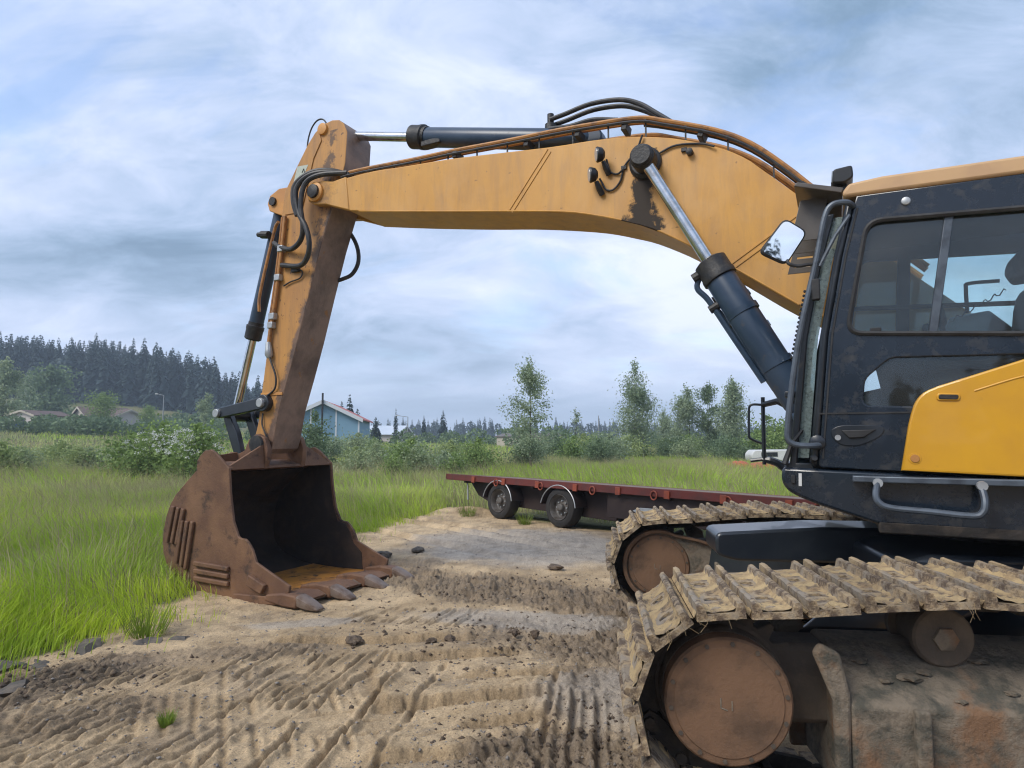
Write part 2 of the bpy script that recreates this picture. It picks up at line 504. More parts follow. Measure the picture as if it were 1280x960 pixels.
# ------------------------------------------------------------------ mesh helpers
class MB:
    def __init__(s):
        s.v, s.f, s.m, s.cur = [], [], [], 0

    def add(s, vs, fs):
        o = len(s.v)
        s.v += [tuple(map(float, p)) for p in vs]
        s.f += [tuple(i + o for i in f) for f in fs]
        s.m += [s.cur] * len(fs)
        return s

    def box(s, a, b):
        x0, y0, z0 = a
        x1, y1, z1 = b
        return s.add([(x0, y0, z0), (x1, y0, z0), (x1, y1, z0), (x0, y1, z0), (x0, y0, z1), (x1, y0, z1), (x1, y1, z1), (x0, y1, z1)],
                     [(0, 3, 2, 1), (4, 5, 6, 7), (0, 1, 5, 4), (1, 2, 6, 5), (2, 3, 7, 6), (3, 0, 4, 7)])

    def prism(s, poly, y0, y1):
        """polygon in (x,z) extruded along y"""
        ar = sum(poly[i][0] * poly[(i + 1) % len(poly)][1] - poly[(i + 1) % len(poly)][0] * poly[i][1] for i in range(len(poly)))
        if ar < 0:
            poly = poly[::-1]
        n = len(poly)
        vs = [(x, y0, z) for x, z in poly] + [(x, y1, z) for x, z in poly]
        fs = [tuple(range(n)), tuple(range(2 * n - 1, n - 1, -1))]
        fs += [(i, i + n, (i + 1) % n + n, (i + 1) % n) for i in range(n)]
        return s.add(vs, fs)

    def hexa(s, bot, top):
        """8 corner solid: bot 4 pts, top 4 pts"""
        return s.add(list(bot) + list(top), [(0, 3, 2, 1), (4, 5, 6, 7), (0, 1, 5, 4), (1, 2, 6, 5), (2, 3, 7, 6), (3, 0, 4, 7)])

    def tube(s, pts, r, seg=8, cap=True):
        pts = [Vector(p) for p in pts]
        rs = r if isinstance(r, (list, tuple)) else [r] * len(pts)
        vs, fs = [], []
        up = None
        for i, p in enumerate(pts):
            t = (pts[min(i + 1, len(pts) - 1)] - pts[max(i - 1, 0)]).normalized()
            if up is None:
                up = Vector((0, 0, 1)) if abs(t.z) < .9 else Vector((1, 0, 0))
            a = t.cross(up).normalized()
            b = a.cross(t).normalized()
            up = b
            for k in range(seg):
                an = 2 * math.pi * k / seg
                vs.append(p + (a * math.cos(an) + b * math.sin(an)) * rs[i])
        for i in range(len(pts) - 1):
            for k in range(seg):
                k2 = (k + 1) % seg
                fs.append((i * seg + k, i * seg + k2, (i + 1) * seg + k2, (i + 1) * seg + k))
        if cap:
            fs.append(tuple(range(seg - 1, -1, -1)))
            fs.append(tuple((len(pts) - 1) * seg + k for k in range(seg)))
        return s.add(vs, fs)

    def lathe(s, o, ax, prof, seg=24, cap0=True, cap1=True):
        """profile [(distance along axis, radius)] about axis through o"""
        o, ax = Vector(o), Vector(ax).normalized()
        up = Vector((0, 0, 1)) if abs(ax.z) < .9 else Vector((1, 0, 0))
        a = ax.cross(up).normalized()
        b = a.cross(ax)
        vs, fs = [], []
        for d, r in prof:
            for k in range(seg):
                an = 2 * math.pi * k / seg
                vs.append(o + ax * d + (a * math.cos(an) + b * math.sin(an)) * r)
        for i in range(len(prof) - 1):
            for k in range(seg):
                k2 = (k + 1) % seg
                fs.append((i * seg + k, i * seg + k2, (i + 1) * seg + k2, (i + 1) * seg + k))
        if cap0:
            fs.append(tuple(range(seg - 1, -1, -1)))
        if cap1:
            fs.append(tuple((len(prof) - 1) * seg + k for k in range(seg)))
        return s.add(vs, fs)

    def cyl(s, p0, p1, r, seg=20):
        d = Vector(p1) - Vector(p0)
        return s.lathe(p0, d, [(0, r), (d.length, r)], seg)

    def mesh(s, name, mats, angle=35):
        me = bpy.data.meshes.new(name)
        me.from_pydata(s.v, [], s.f)
        for k in ([mats] if isinstance(mats, str) else mats):
            me.materials.append(MATS[k])
        if max(s.m, default=0):
            me.polygons.foreach_set('material_index', s.m)
        bm = bmesh.new()
        bm.from_mesh(me)
        bmesh.ops.recalc_face_normals(bm, faces=bm.faces)
        bm.to_mesh(me)
        bm.free()
        me.polygons.foreach_set('use_smooth', [True] * len(me.polygons))
        me.set_sharp_from_angle(angle=R(angle))
        return me

    def build(s, name, mats, parent=None, bevel=0., loc=None, rot=None, seg=2):
        o = bpy.data.objects.new(name, s.mesh(name, mats))
        COL.objects.link(o)
        finish(o, parent, bevel, loc, rot, seg)
        return o


def finish(o, parent=None, bevel=0., loc=None, rot=None, seg=2):
    if parent is not None:
        o.parent = parent
    if loc is not None:
        o.location = loc
    if rot is not None:
        o.rotation_euler = rot
    if bevel:
        b = o.modifiers.new('bevel', 'BEVEL')
        b.width = bevel
        b.segments = seg
        b.limit_method = 'ANGLE'
        b.angle_limit = R(40)
        b.harden_normals = False


def smooth_path(pts, n=6):
    """Catmull-Rom through pts"""
    P = [Vector(p) for p in pts]
    P = [P[0] * 2 - P[1]] + P + [P[-1] * 2 - P[-2]]
    out = []
    for i in range(1, len(P) - 2):
        for k in range(n):
            t = k / n
            a, b, c, d = P[i - 1:i + 3]
            out.append(.5 * ((2 * b) + (c - a) * t + (2 * a - 5 * b + 4 * c - d) * t * t + (3 * b - a - 3 * c + d) * t ** 3))
    out.append(P[-2])
    return out


def smooth_poly(pts, n=4):
    return [(p.x, p.z) for p in smooth_path([(a, 0, b) for a, b in pts], n)]


def plate(name, mats, outer, holes, y, th, parent=None, bevel=.004, loc=None, rot=None):
    """plate in the (x,z) plane at y with real holes"""
    cu = bpy.data.curves.new(name, 'CURVE')
    cu.dimensions = '2D'
    cu.fill_mode = 'BOTH'
    cu.extrude = max(th / 2 - bevel, .0005)
    cu.bevel_depth = bevel
    cu.bevel_resolution = 1
    cu.offset = -bevel
    for pl in [outer] + holes:
        sp = cu.splines.new('POLY')
        sp.points.add(len(pl) - 1)
        for q, (a, b) in zip(sp.points, pl):
            q.co = (a, b, 0, 1)
        sp.use_cyclic_u = True
    t = bpy.data.objects.new('tmp', cu)
    me = bpy.data.meshes.new_from_object(t)
    bpy.data.objects.remove(t)
    bpy.data.curves.remove(cu)
    me.transform(Matrix(((1, 0, 0, 0), (0, 0, -1, y), (0, 1, 0, 0), (0, 0, 0, 1))))
    me.materials.clear()
    me.materials.append(MATS[mats])
    me.name = name
    me.polygons.foreach_set('use_smooth', [True] * len(me.polygons))
    me.set_sharp_from_angle(angle=R(35))
    o = bpy.data.objects.new(name, me)
    COL.objects.link(o)
    finish(o, parent, 0, loc, rot)
    return o


def round_poly(pts, r, n=4):
    """round the corners of a polygon"""
    out = []
    m = len(pts)
    for i in range(m):
        p, a, b = Vector(pts[i]), Vector(pts[i - 1]), Vector(pts[(i + 1) % m])
        da, db = (a - p), (b - p)
        k = min(r, da.length * .45, db.length * .45)
        s, e = p + da.normalized() * k, p + db.normalized() * k
        for j in range(n + 1):
            t = j / n
            q = s * (1 - t) ** 2 + p * 2 * t * (1 - t) + e * t * t
            out.append((q.x, q.y))
    return out


def empty(name, loc, rz=0, parent=None):
    o = bpy.data.objects.new(name, None)
    COL.objects.link(o)
    o.location = loc
    o.rotation_euler = (0, 0, rz)
    o.empty_display_size = .2
    if parent is not None:
        o.parent = parent
    return o


def tag(o, label=None, cat=None, group=None, kind=None):
    if label:
        o['label'] = label
    if cat:
        o['category'] = cat
    if group:
        o['group'] = group
    if kind:
        o['kind'] = kind
    return o


def np_mesh(name, V, F, material, attrs=None, smooth=False, colors=None):
    """V (n,3); F (m,3) or (m,4)"""
    me = bpy.data.meshes.new(name)
    V = np.asarray(V, np.float32)
    F = np.asarray(F, np.int32)
    k = F.shape[1]
    me.vertices.add(len(V))
    me.vertices.foreach_set('co', V.ravel())
    me.loops.add(F.size)
    me.loops.foreach_set('vertex_index', F.ravel())
    me.polygons.add(len(F))
    me.polygons.foreach_set('loop_start', np.arange(0, F.size, k, dtype=np.int32))
    me.update(calc_edges=True)
    if smooth:
        me.polygons.foreach_set('use_smooth', np.ones(len(F), bool))
    for nm, arr in (attrs or {}).items():
        at = me.attributes.new(nm, 'FLOAT', 'POINT')
        at.data.foreach_set('value', np.asarray(arr, np.float32))
    for nm, arr in (colors or {}).items():
        at = me.attributes.new(nm, 'FLOAT_COLOR', 'POINT')
        c4 = np.ones((len(V), 4), np.float32)
        c4[:, :3] = arr
        at.data.foreach_set('color', c4.ravel())
    me.materials.append(MATS[material])
    me.validate()
    return me


def link(name, me, parent=None, loc=None, rot=None):
    o = bpy.data.objects.new(name, me)
    COL.objects.link(o)
    finish(o, parent, 0, loc, rot)
    return o


# ------------------------------------------------------------------ terrain
_perm = np.random.default_rng(3).random((256, 256)).astype(np.float64)


def vnoise(x, y):
    xi, yi = np.floor(x).astype(int), np.floor(y).astype(int)
    fx, fy = x - xi, y - yi
    fx, fy = fx * fx * (3 - 2 * fx), fy * fy * (3 - 2 * fy)
    g = lambda a, b: _perm[a & 255, b & 255]
    return (g(xi, yi) * (1 - fx) + g(xi + 1, yi) * fx) * (1 - fy) + (g(xi, yi + 1) * (1 - fx) + g(xi + 1, yi + 1) * fx) * fy


def fbm(x, y, s, o=4, rough=.55):
    t, a, n = 0, 1., 0
    for k in range(o):
        t = t + a * vnoise(x * s + 17.3 * k, y * s + 5.1 * k)
        n += a
        a *= rough
        s *= 2.03
    return t / n


def ss(a, b, x):
    t = np.clip((x - a) / (b - a), 0, 1)
    return t * t * (3 - 2 * t)


BY = np.array([-60, -10, 2, 4.94, 5.6, 6.3, 7.1, 8, 9.5, 11.3, 14, 15.9, 17])
BX = np.array([-9, -7.5, -4.6, -3.75, -3.55, -3.42, -3.7, -3.7, -3.4, -2.75, -1.9, -1.2, -.9])
TQ, TE, TG = np.array([-1.54, 14.63]), np.array([.673, -.739]), np.array([.739, .673])


def grass_mask(x, y):
    """>0 in the grass, metres-ish from the edge"""
    e = (fbm(x, y, 1.1, 4, .6) - .5) * .7
    left = np.interp(y, BY, BX) - x
    left = np.where(y > 16.5, 3.0, left)
    back = (x - TQ[0]) * TG[0] + (y - TQ[1]) * TG[1] - .5
    back = np.where(x > 7, np.minimum(back, 3.), back)
    back2 = np.where(y > 6, back, -1)
    return np.maximum(left, back2) + e


def base_h(x, y):
    h = -.10 * np.exp(-(((x + 2.5) ** 2 + (y - 7.5) ** 2) / 3.2))
    h = h + 3.0 * ss(35, 115, y) * ss(-15, -70, x)
    prof = np.interp(x / np.maximum(y, 1.), [-.9, -.8, -.62, -.5, -.42, -.36, -.25], [19, 17, 14, 9, 3, .5, 0])
    h = h + prof * ss(140, 230, y)
    sT = (x - TQ[0]) * TG[0] + (y - TQ[1]) * TG[1]
    aT = (x - TQ[0]) * TE[0] + (y - TQ[1]) * TE[1]
    h = h - .22 * ss(.3, 2.6, sT) * ss(-4, 0, aT) * ss(60, 30, y)
    h = h - .12 * ss(18, 40, y) * ss(2, 14, x)
    h = h + .06 * (fbm(x, y, .35, 3) - .5) * ss(9, 16, np.hypot(x, y))
    return h


def soil(x, y):
    """relief and colour of the worked ground"""
    h = np.zeros_like(x)
    n_lo = fbm(x, y, .9, 4)
    n_mid = fbm(x + 9, y + 4, 3.5, 5, .6)
    n_hi = fbm(x + 3, y + 31, 16, 5, .7)
    h += (n_lo - .5) * .07 + (n_mid - .5) * .034 + (n_hi - .5) * .018 + (fbm(x + 51, y + 7, 38, 3, .6) - .5) * .016
    sand = np.array([.49, .365, .225])
    wet_shade = np.array([.285, .205, .12])  # damp tone, also used to paint shade in grooves and below ledges
    mud = np.array([.155, .122, .092])
    grey = np.array([.33, .30, .265])
    col = np.empty(x.shape + (3,))
    col[:] = sand
    w = ss(.46, .64, fbm(x + 40, y, 1.3, 4))[..., None]
    col = col * (1 - w * .55) + wet_shade * w * .55
    w2 = ss(.55, .68, fbm(x + 12, y + 60, 2.6, 5, .65))[..., None]
    col = col * (1 - w2 * .42) + mud * 1.15 * w2 * .42

    def blob(cx, cy, rx, ry, ang, edge=.5):
        c, s_ = math.cos(R(ang)), math.sin(R(ang))
        a, b = (x - cx) * c + (y - cy) * s_, -(x - cx) * s_ + (y - cy) * c
        d = np.sqrt((a / rx) ** 2 + (b / ry) ** 2)
        return ss(1.25, .75, d + (fbm(x + cx, y + cy, 1.7, 4, .6) - .5) * 1.5 * edge)

    # grouser imprints (lines running away from the camera)
    def prints(cx, cy, hl, hw, ang, depth, seed, period=.228):
        a = R(ang)
        px, py = math.cos(a), -math.sin(a)       # travel
        qx, qy = math.sin(a), math.cos(a)        # along the grousers
        s_ = (x - cx) * px + (y - cy) * py
        t_ = (x - cx) * qx + (y - cy) * qy
        s2 = s_ + (fbm(x + seed, y, .5, 2) - .5) * .07 + (n_mid - .5) * .016 + (n_hi - .5) * .012
        inside = ss(hl, hl - .25, np.abs(s_)) * ss(hw, hw - .10, np.abs(t_ + (n_mid - .5) * .22))
        brk = ss(.40, .54, fbm(x + seed * 3, y + seed, 2.0, 4, .6))
        ph = (s2 + 50) % period
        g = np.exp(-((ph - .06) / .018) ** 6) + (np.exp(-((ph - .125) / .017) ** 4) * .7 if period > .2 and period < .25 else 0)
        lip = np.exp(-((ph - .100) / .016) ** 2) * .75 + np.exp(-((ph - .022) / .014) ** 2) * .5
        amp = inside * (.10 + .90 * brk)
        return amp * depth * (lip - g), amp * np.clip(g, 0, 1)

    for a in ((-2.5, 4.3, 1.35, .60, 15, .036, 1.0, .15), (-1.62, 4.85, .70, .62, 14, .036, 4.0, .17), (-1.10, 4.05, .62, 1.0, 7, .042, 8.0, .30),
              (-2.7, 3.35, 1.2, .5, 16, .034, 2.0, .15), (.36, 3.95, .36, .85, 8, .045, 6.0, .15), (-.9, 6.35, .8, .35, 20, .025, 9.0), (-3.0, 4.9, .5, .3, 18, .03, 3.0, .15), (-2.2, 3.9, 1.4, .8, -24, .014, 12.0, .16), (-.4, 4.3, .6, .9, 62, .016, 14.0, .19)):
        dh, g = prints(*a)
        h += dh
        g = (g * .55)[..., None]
        col = col * (1 - g) + wet_shade * g  # shade in the print grooves painted into the colour
    # ledges left by shoe edges, running across
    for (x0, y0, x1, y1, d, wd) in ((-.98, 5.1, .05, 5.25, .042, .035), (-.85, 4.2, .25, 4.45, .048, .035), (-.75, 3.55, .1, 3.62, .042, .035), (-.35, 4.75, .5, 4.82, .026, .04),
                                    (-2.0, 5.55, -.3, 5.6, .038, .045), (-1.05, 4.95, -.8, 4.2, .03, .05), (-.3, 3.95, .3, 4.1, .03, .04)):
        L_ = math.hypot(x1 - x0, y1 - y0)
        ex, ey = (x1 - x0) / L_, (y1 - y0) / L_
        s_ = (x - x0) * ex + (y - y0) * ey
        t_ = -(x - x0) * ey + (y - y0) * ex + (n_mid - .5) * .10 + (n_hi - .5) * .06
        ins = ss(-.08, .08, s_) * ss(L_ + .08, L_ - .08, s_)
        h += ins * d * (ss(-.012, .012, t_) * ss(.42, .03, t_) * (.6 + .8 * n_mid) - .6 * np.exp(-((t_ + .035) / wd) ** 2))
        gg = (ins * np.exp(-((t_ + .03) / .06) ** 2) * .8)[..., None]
        col = col * (1 - gg) + wet_shade * gg  # shade at the foot of each ledge painted into the colour
    # churned band behind, clods by the track, dark strip by the grass
    for (b, amp, c, k) in ((blob(-.1, 7.4, 2.0, .62, -32), .15, mud, .8), (blob(.25, 3.45, .55, .45, 20), .14, mud, .85),
                           (blob(.75, 5.0, .5, .7, 0), .06, mud, .6), (blob(-3.4, 4.5, .9, .33, 38), .05, mud * .8, .8),
                           (blob(-1.55, 9.0, .8, .3, -10), .06, mud * 1.2, .7), (blob(-2.3, 5.2, .9, .22, 12), .035, mud * 1.1, .55), (blob(-2.9, 3.9, .8, .3, 20), .03, mud * 1.1, .5), (blob(.5, 5.6, .9, .5, -10), .05, mud, .6), (blob(1.1, 6.2, .5, .7, 0), .06, mud, .7)):
        r = np.abs(fbm(x + 11, y + 2, 6.5, 5, .68) - .5) * 2
        h += b * (amp * r + (n_hi - .5) * .05 - amp * .25)
        f = (b * k * (.55 + .6 * (n_mid)))[..., None].clip(0, 1)
        col = col * (1 - f) + c * f
    for (b, k) in ((blob(.3, 10.2, 1.9, 1.6, -35), .75), (blob(.15, 6.15, 1.0, .3, -12), .7), (blob(.55, 4.3, .45, .5, 0), .55), (blob(-2.0, 6.2, .5, .2, 10), .6), (blob(-.6, 9.6, 1.2, .5, -10), .5)):
        f = (b * k)[..., None]
        col = col * (1 - f) + grey * f
    # wheel ruts towards the trailer
    sT = (x - TQ[0]) * TG[0] + (y - TQ[1]) * TG[1]
    along = (x - TQ[0]) * TE[0] + (y - TQ[1]) * TE[1]
    for off in (-1.5, -1.15, -2.6):
        d = sT - off + (n_lo - .5) * .3
        m_ = ss(-1.5, .5, along) * ss(6, 4, along)
        h += m_ * (-.05 * np.exp(-(d / .09) ** 2) + .03 * np.exp(-((d - .17) / .07) ** 2))
    # spoil bank in front of the trailer wheels
    h += .16 * np.exp(-((x + .9) / 1.0) ** 2 - ((y - 14.3) / .55) ** 2)
    return h, col


def ground_h(x, y):
    x, y = np.asarray(x, float), np.asarray(y, float)
    return base_h(x, y)


def geo(a, b, first, g):
    out = [a]
    d = first
    s = 1 if b > a else -1
    while (b - out[-1]) * s > 0:
        out.append(out[-1] + s * d)
        d *= g
    return out


def build_ground():
    xs = sorted(set(np.round(np.concatenate([np.arange(-4.2, 1.3, .0115), geo(1.3, 1200, .02, 1.085), geo(-4.2, -1200, .02, 1.085)]), 5)))
    ys = [2.7]
    while ys[-1] < 19:
        ys.append(ys[-1] + max(.0125, ys[-1] ** 2 / 1360 * 1.0))
    ys = sorted(set(np.round(np.concatenate([ys, geo(ys[-1], 1500, .4, 1.06), geo(2.7, -160, .08, 1.15)]), 5)))
    X, Y = np.meshgrid(np.array(xs), np.array(ys))
    gm = grass_mask(X, Y)
    k = ss(.25, -.05, gm) * ss(26, 18, np.abs(Y)) * ss(26, 14, np.abs(X))
    hs, cs = soil(X, Y)
    Z = base_h(X, Y) + hs * k
    # soft mould of the ground away from the wheels and bucket
    turf = np.array([.105, .120, .040])
    dry = np.array([.19, .175, .08])
    t = ss(.4, .62, fbm(X, Y, .12, 4))[..., None]
    gc = turf * (1 - t) + dry * t
    kk = ss(.12, -.12, gm)[..., None]
    C = cs * kk + gc * (1 - kk)
    ny, nx = X.shape
    V = np.stack([X, Y, Z], -1).reshape(-1, 3)
    i = np.arange(ny * nx).reshape(ny, nx)
    F = np.stack([i[:-1, :-1], i[:-1, 1:], i[1:, 1:], i[1:, :-1]], -1).reshape(-1, 4)
    me = np_mesh('ground', V, F, 'soil', smooth=True, colors={'soil': C.reshape(-1, 3)})
    o = link('ground', me)
    tag(o, 'rutted sandy soil with track prints running into a grassy field', kind='structure')
    return o


build_ground()

# ------------------------------------------------------------------ excavator
M0 = Vector((-1.87, 7.58, 0))
S0 = Vector((3.60, 4.78, 0))
EX = empty('crawler_excavator', S0)
tag(EX, 'yellow and black crawler excavator with rusty bucket resting on the sand', 'excavator')
ULOC, UROT = M0 - S0, (0, 0, R(-27))


def upart(mb, name, mats, parent=None, bevel=0., seg=2):
    """part in the upper-structure frame (u back along the boom, n away from camera, z)"""
    if parent is None:
        return mb.build(name, mats, EX, bevel, ULOC, UROT, seg)
    return mb.build(name, mats, parent, bevel, None, None, seg)


def uplate(name, m, outer, holes, y, th, parent=None, bevel=.004):
    if parent is None:
        return plate(name, m, outer, holes, y, th, EX, bevel, ULOC, UROT)
    return plate(name, m, outer, holes, y, th, parent, bevel)


def build_boom():
    top = smooth_poly([(.05, 4.70), (.5, 4.705), (.87, 4.68), (1.6, 4.635), (2.65, 4.53), (3.12, 4.50), (3.49, 4.455), (3.87, 4.36),
                       (4.22, 4.215), (4.46, 4.07), (4.65, 3.89), (4.94, 3.60), (5.6, 2.96), (5.98, 2.60)], 3)
    foot = [(6.10, 2.48), (6.15, 2.36), (6.11, 2.24), (6.0, 2.16), (5.86, 2.17)]
    bot = smooth_poly([(5.7, 2.20), (4.86, 2.745), (4.53, 2.985), (4.35, 3.12), (4.1, 3.285), (3.88, 3.435), (3.58, 3.60), (3.35, 3.69),
                       (3.06, 3.785), (2.65, 3.876), (2.22, 3.954), (1.7, 4.03), (.88, 4.165), (.14, 4.30)], 3)
    b = upart(MB().prism(top + foot + bot, -.33, .33), 'boom', 'boom_paint', bevel=.012)
    # forked nose cheeks
    nose = [(.10, 4.71), (-.10, 4.69), (-.24, 4.72), (-.40, 4.74), (-.48, 4.69), (-.505, 4.60), (-.47, 4.51), (-.38, 4.455), (-.2, 4.43), (.16, 4.30)]
    for s in (-1, 1):
        y = sorted((s * .245, s * .342))
        upart(MB().prism(nose, *y), 'nose_cheek', 'boom_paint', b, .012)
        upart(MB().lathe((-.355, s * .34, 4.6), (0, s, 0), [(0, .115), (.03, .115), (.04, .10)], 24), 'pin_collar', 'arm_paint', b)
        upart(MB().lathe((-.355, s * .375, 4.6), (0, s, 0), [(0, .082), (.035, .08), (.045, .05)], 20), 'pivot_pin', 'pin_black', b)
    # weld strips
    for (a, c) in (((2.236, 3.965), (2.659, 4.512)), ((4.337, 3.145), (4.93, 3.53))):
        A, Cc = Vector((a[0], -.331, a[1])), Vector((c[0], -.331, c[1]))
        d = (Cc - A).normalized()
        nn = Vector((-d.z, 0, d.x)) * .017
        mb = MB()
        for o2 in (0, .032):
            off = Vector((o2 + .001, 0, -o2))
            mb.prism([((A + off - nn * .5).x, (A + off - nn * .5).z), ((Cc + off - nn * .5).x, (Cc + off - nn * .5).z),
                      ((Cc + off + nn * .5).x, (Cc + off + nn * .5).z), ((A + off + nn * .5).x, (A + off + nn * .5).z)], -.337, -.331)
        upart(mb, 'weld_seam', 'boom_paint', b, .002)
    # bottom flange lip line of the near side
    fl = smooth_path([(x, -.333, z + .004) for x, z in [(.3, 4.262), (.88, 4.167), (1.7, 4.033), (2.65, 3.879), (3.06, 3.788), (3.58, 3.603), (3.88, 3.438), (4.35, 3.123), (4.86, 2.748)]], 3)
    upart(MB().tube(fl, .008, 5), 'lower_weld', 'boom_paint', b)
    # boom cylinder pin bosses
    for s in (-1, 1):
        upart(MB().lathe((3.63, s * .33, 4.17), (0, s, 0), [(0, .15), (.03, .145), (.05, .12)], 28), 'pin_boss', 'pin_black', b)
    # pipes along the top
    line = [(-.02, 4.80), (.31, 4.80), (.99, 4.775), (1.52, 4.765), (2.2, 4.735), (2.74, 4.72), (3.24, 4.69), (3.57, 4.655), (3.78, 4.58),
            (4.23, 4.39), (4.53, 4.20), (4.81, 3.93), (5.02, 3.70), (5.45, 3.28), (5.75, 2.98)]
    for n_, dz, r in ((-.255, -.005, .022), (-.17, -.012, .022), (.14, .0, .024), (.23, .0, .022)):
        upart(MB().tube(smooth_path([(u, n_, z + dz) for u, z in line], 4), r, 8), 'hydraulic_pipe', 'pipe_orange', b)
    upart(MB().tube(smooth_path([(u, -.29, z - .055) for u, z in line[:-2]], 4), .014, 6), 'lubrication_line', 'hose', b)
    upart(MB().tube(smooth_path([(u, -.10, z + .01) for u, z in line[7:-1]], 4), .034, 8), 'hydraulic_hose', 'hose', b)
    for u, z, a in ((.06, 4.77, 0), (1.55, 4.715, -4), (2.40, 4.66, -6), (2.95, 4.64, -7), (3.42, 4.60, -10), (4.12, 4.38, -24), (4.92, 3.75, -43)):
        mb = MB()
        mb.box((-.028, -.286, -.045), (.028, -.13, .028))
        o = upart(mb, 'pipe_clamp', 'pin_black', b, .008)
        o.location = (u, 0, z)
        o.rotation_euler = (0, R(-a), 0)
    for k in range(26):
        u = .2 + k * .18
        zt = np.interp(u, [p[0] for p in line], [p[1] for p in line])
        zb = np.interp(u, [.05, .87, 1.6, 2.65, 3.12, 3.49, 3.87, 4.22, 4.46, 4.65, 4.94], [4.70, 4.68, 4.635, 4.53, 4.50, 4.455, 4.36, 4.215, 4.07, 3.89, 3.60])
        if k % 2:
            upart(MB().box((u - .007, -.27, zb - .02), (u + .007, -.258, zt)), 'pipe_bracket', 'pin_black', b)
    # work lights
    for (u, z, r2) in ((3.225, 4.295, 0), (3.155, 4.115, 0)):
        mb = MB()
        mb.tube([(u + .065, -.345, z - .17), (u + .05, -.39, z - .12), (u + .03, -.41, z - .06)], [.028, .028, .02], 8)
        upart(mb, 'lamp_bracket', 'lamp_body', b)
        mb = MB()
        mb.lathe((u + .045, -.42, z), (-.86, -.5, -.1), [(0, .035), (.02, .06), (.065, .072), (.075, .066)], 16)
        lb = upart(mb, 'work_light', 'lamp_body', b)
    for (u, z) in ((3.225, 4.295), (3.155, 4.115)):
        upart(MB().lathe((u + .045 - .066, -.42 - .038, z - .0075), (-.86, -.5, -.1), [(0, .06), (.004, .058)], 16), 'lamp_lens', 'lamp_glass', b)
    for pts in ([(3.613, 4.43), (3.55, 4.30), (3.437, 4.176), (3.40, 4.05), (3.33, 3.975), (3.26, 3.985), (3.22, 4.06), (3.20, 4.10)],
                [(3.425, 4.14), (3.37, 4.115), (3.31, 4.14), (3.285, 4.20), (3.27, 4.27)],
                [(4.24, 4.19), (4.12, 4.245), (3.914, 4.275), (3.78, 4.24), (3.70, 4.19)]):
        upart(MB().tube(smooth_path([(u, -.345 if 0 < i < len(pts) - 1 else -.36, z) for i, (u, z) in enumerate(pts)], 4), .0095, 6), 'lamp_cable', 'hose', b)
    for u, z in ((3.54, 4.29), (3.43, 4.165), (3.98, 4.22)):
        upart(MB().box((u - .025, -.352, z - .018), (u + .025, -.332, z + .018)), 'cable_clip', 'pin_black', b, .004)
    upart(MB().lathe((4.03, -.33, 4.185), (0, -1, 0), [(0, .03), (.05, .03), (.055, .02)], 10), 'grease_block', 'pin_black', b)
    return b


def cylinder(name, p_rod, p_gland, p_end, r_rod, r_body, r_gl, y, eye=.1, two=True):
    """hydraulic cylinder in the plane n=y: rod eye, rod, gland, barrel, foot eye"""
    A, G, B = [Vector((p[0], y, p[1])) for p in (p_rod, p_gland, p_end)]
    d = (B - A).normalized()
    G = A + d * (G - A).dot(d)
    L = (B - G).length
    c = upart(MB().lathe(G, d, [(.10, r_body * .9), (.14, r_body), (L - .12, r_body), (L - .05, r_body * .85), (L - .02, r_body * .6)], 28), name, 'cyl_black')
    upart(MB().lathe(G, d, [(-.02, r_gl * .75), (0, r_gl), (.11, r_gl), (.13, r_gl * 1.05), (.17, r_gl * 1.05), (.18, r_gl * .9), (.22, r_gl * .9)], 28), 'gland', 'pin_black' if r_rod > .05 else 'cyl_black', c)
    upart(MB().lathe(A, d, [(eye * .7, r_rod), ((G - A).length, r_rod)], 20), 'rod', 'chrome', c)
    upart(MB().lathe(A + Vector((0, -.075, 0)), (0, 1, 0), [(0, eye * .9), (.01, eye), (.14, eye), (.15, eye * .9)], 24), 'rod_eye', 'pin_black', c, .004)
    upart(MB().lathe(B + Vector((0, -.075, 0)), (0, 1, 0), [(0, eye * .9), (.01, eye), (.14, eye), (.15, eye * .9)], 24), 'foot_eye', 'cyl_black', c, .004)
    return c


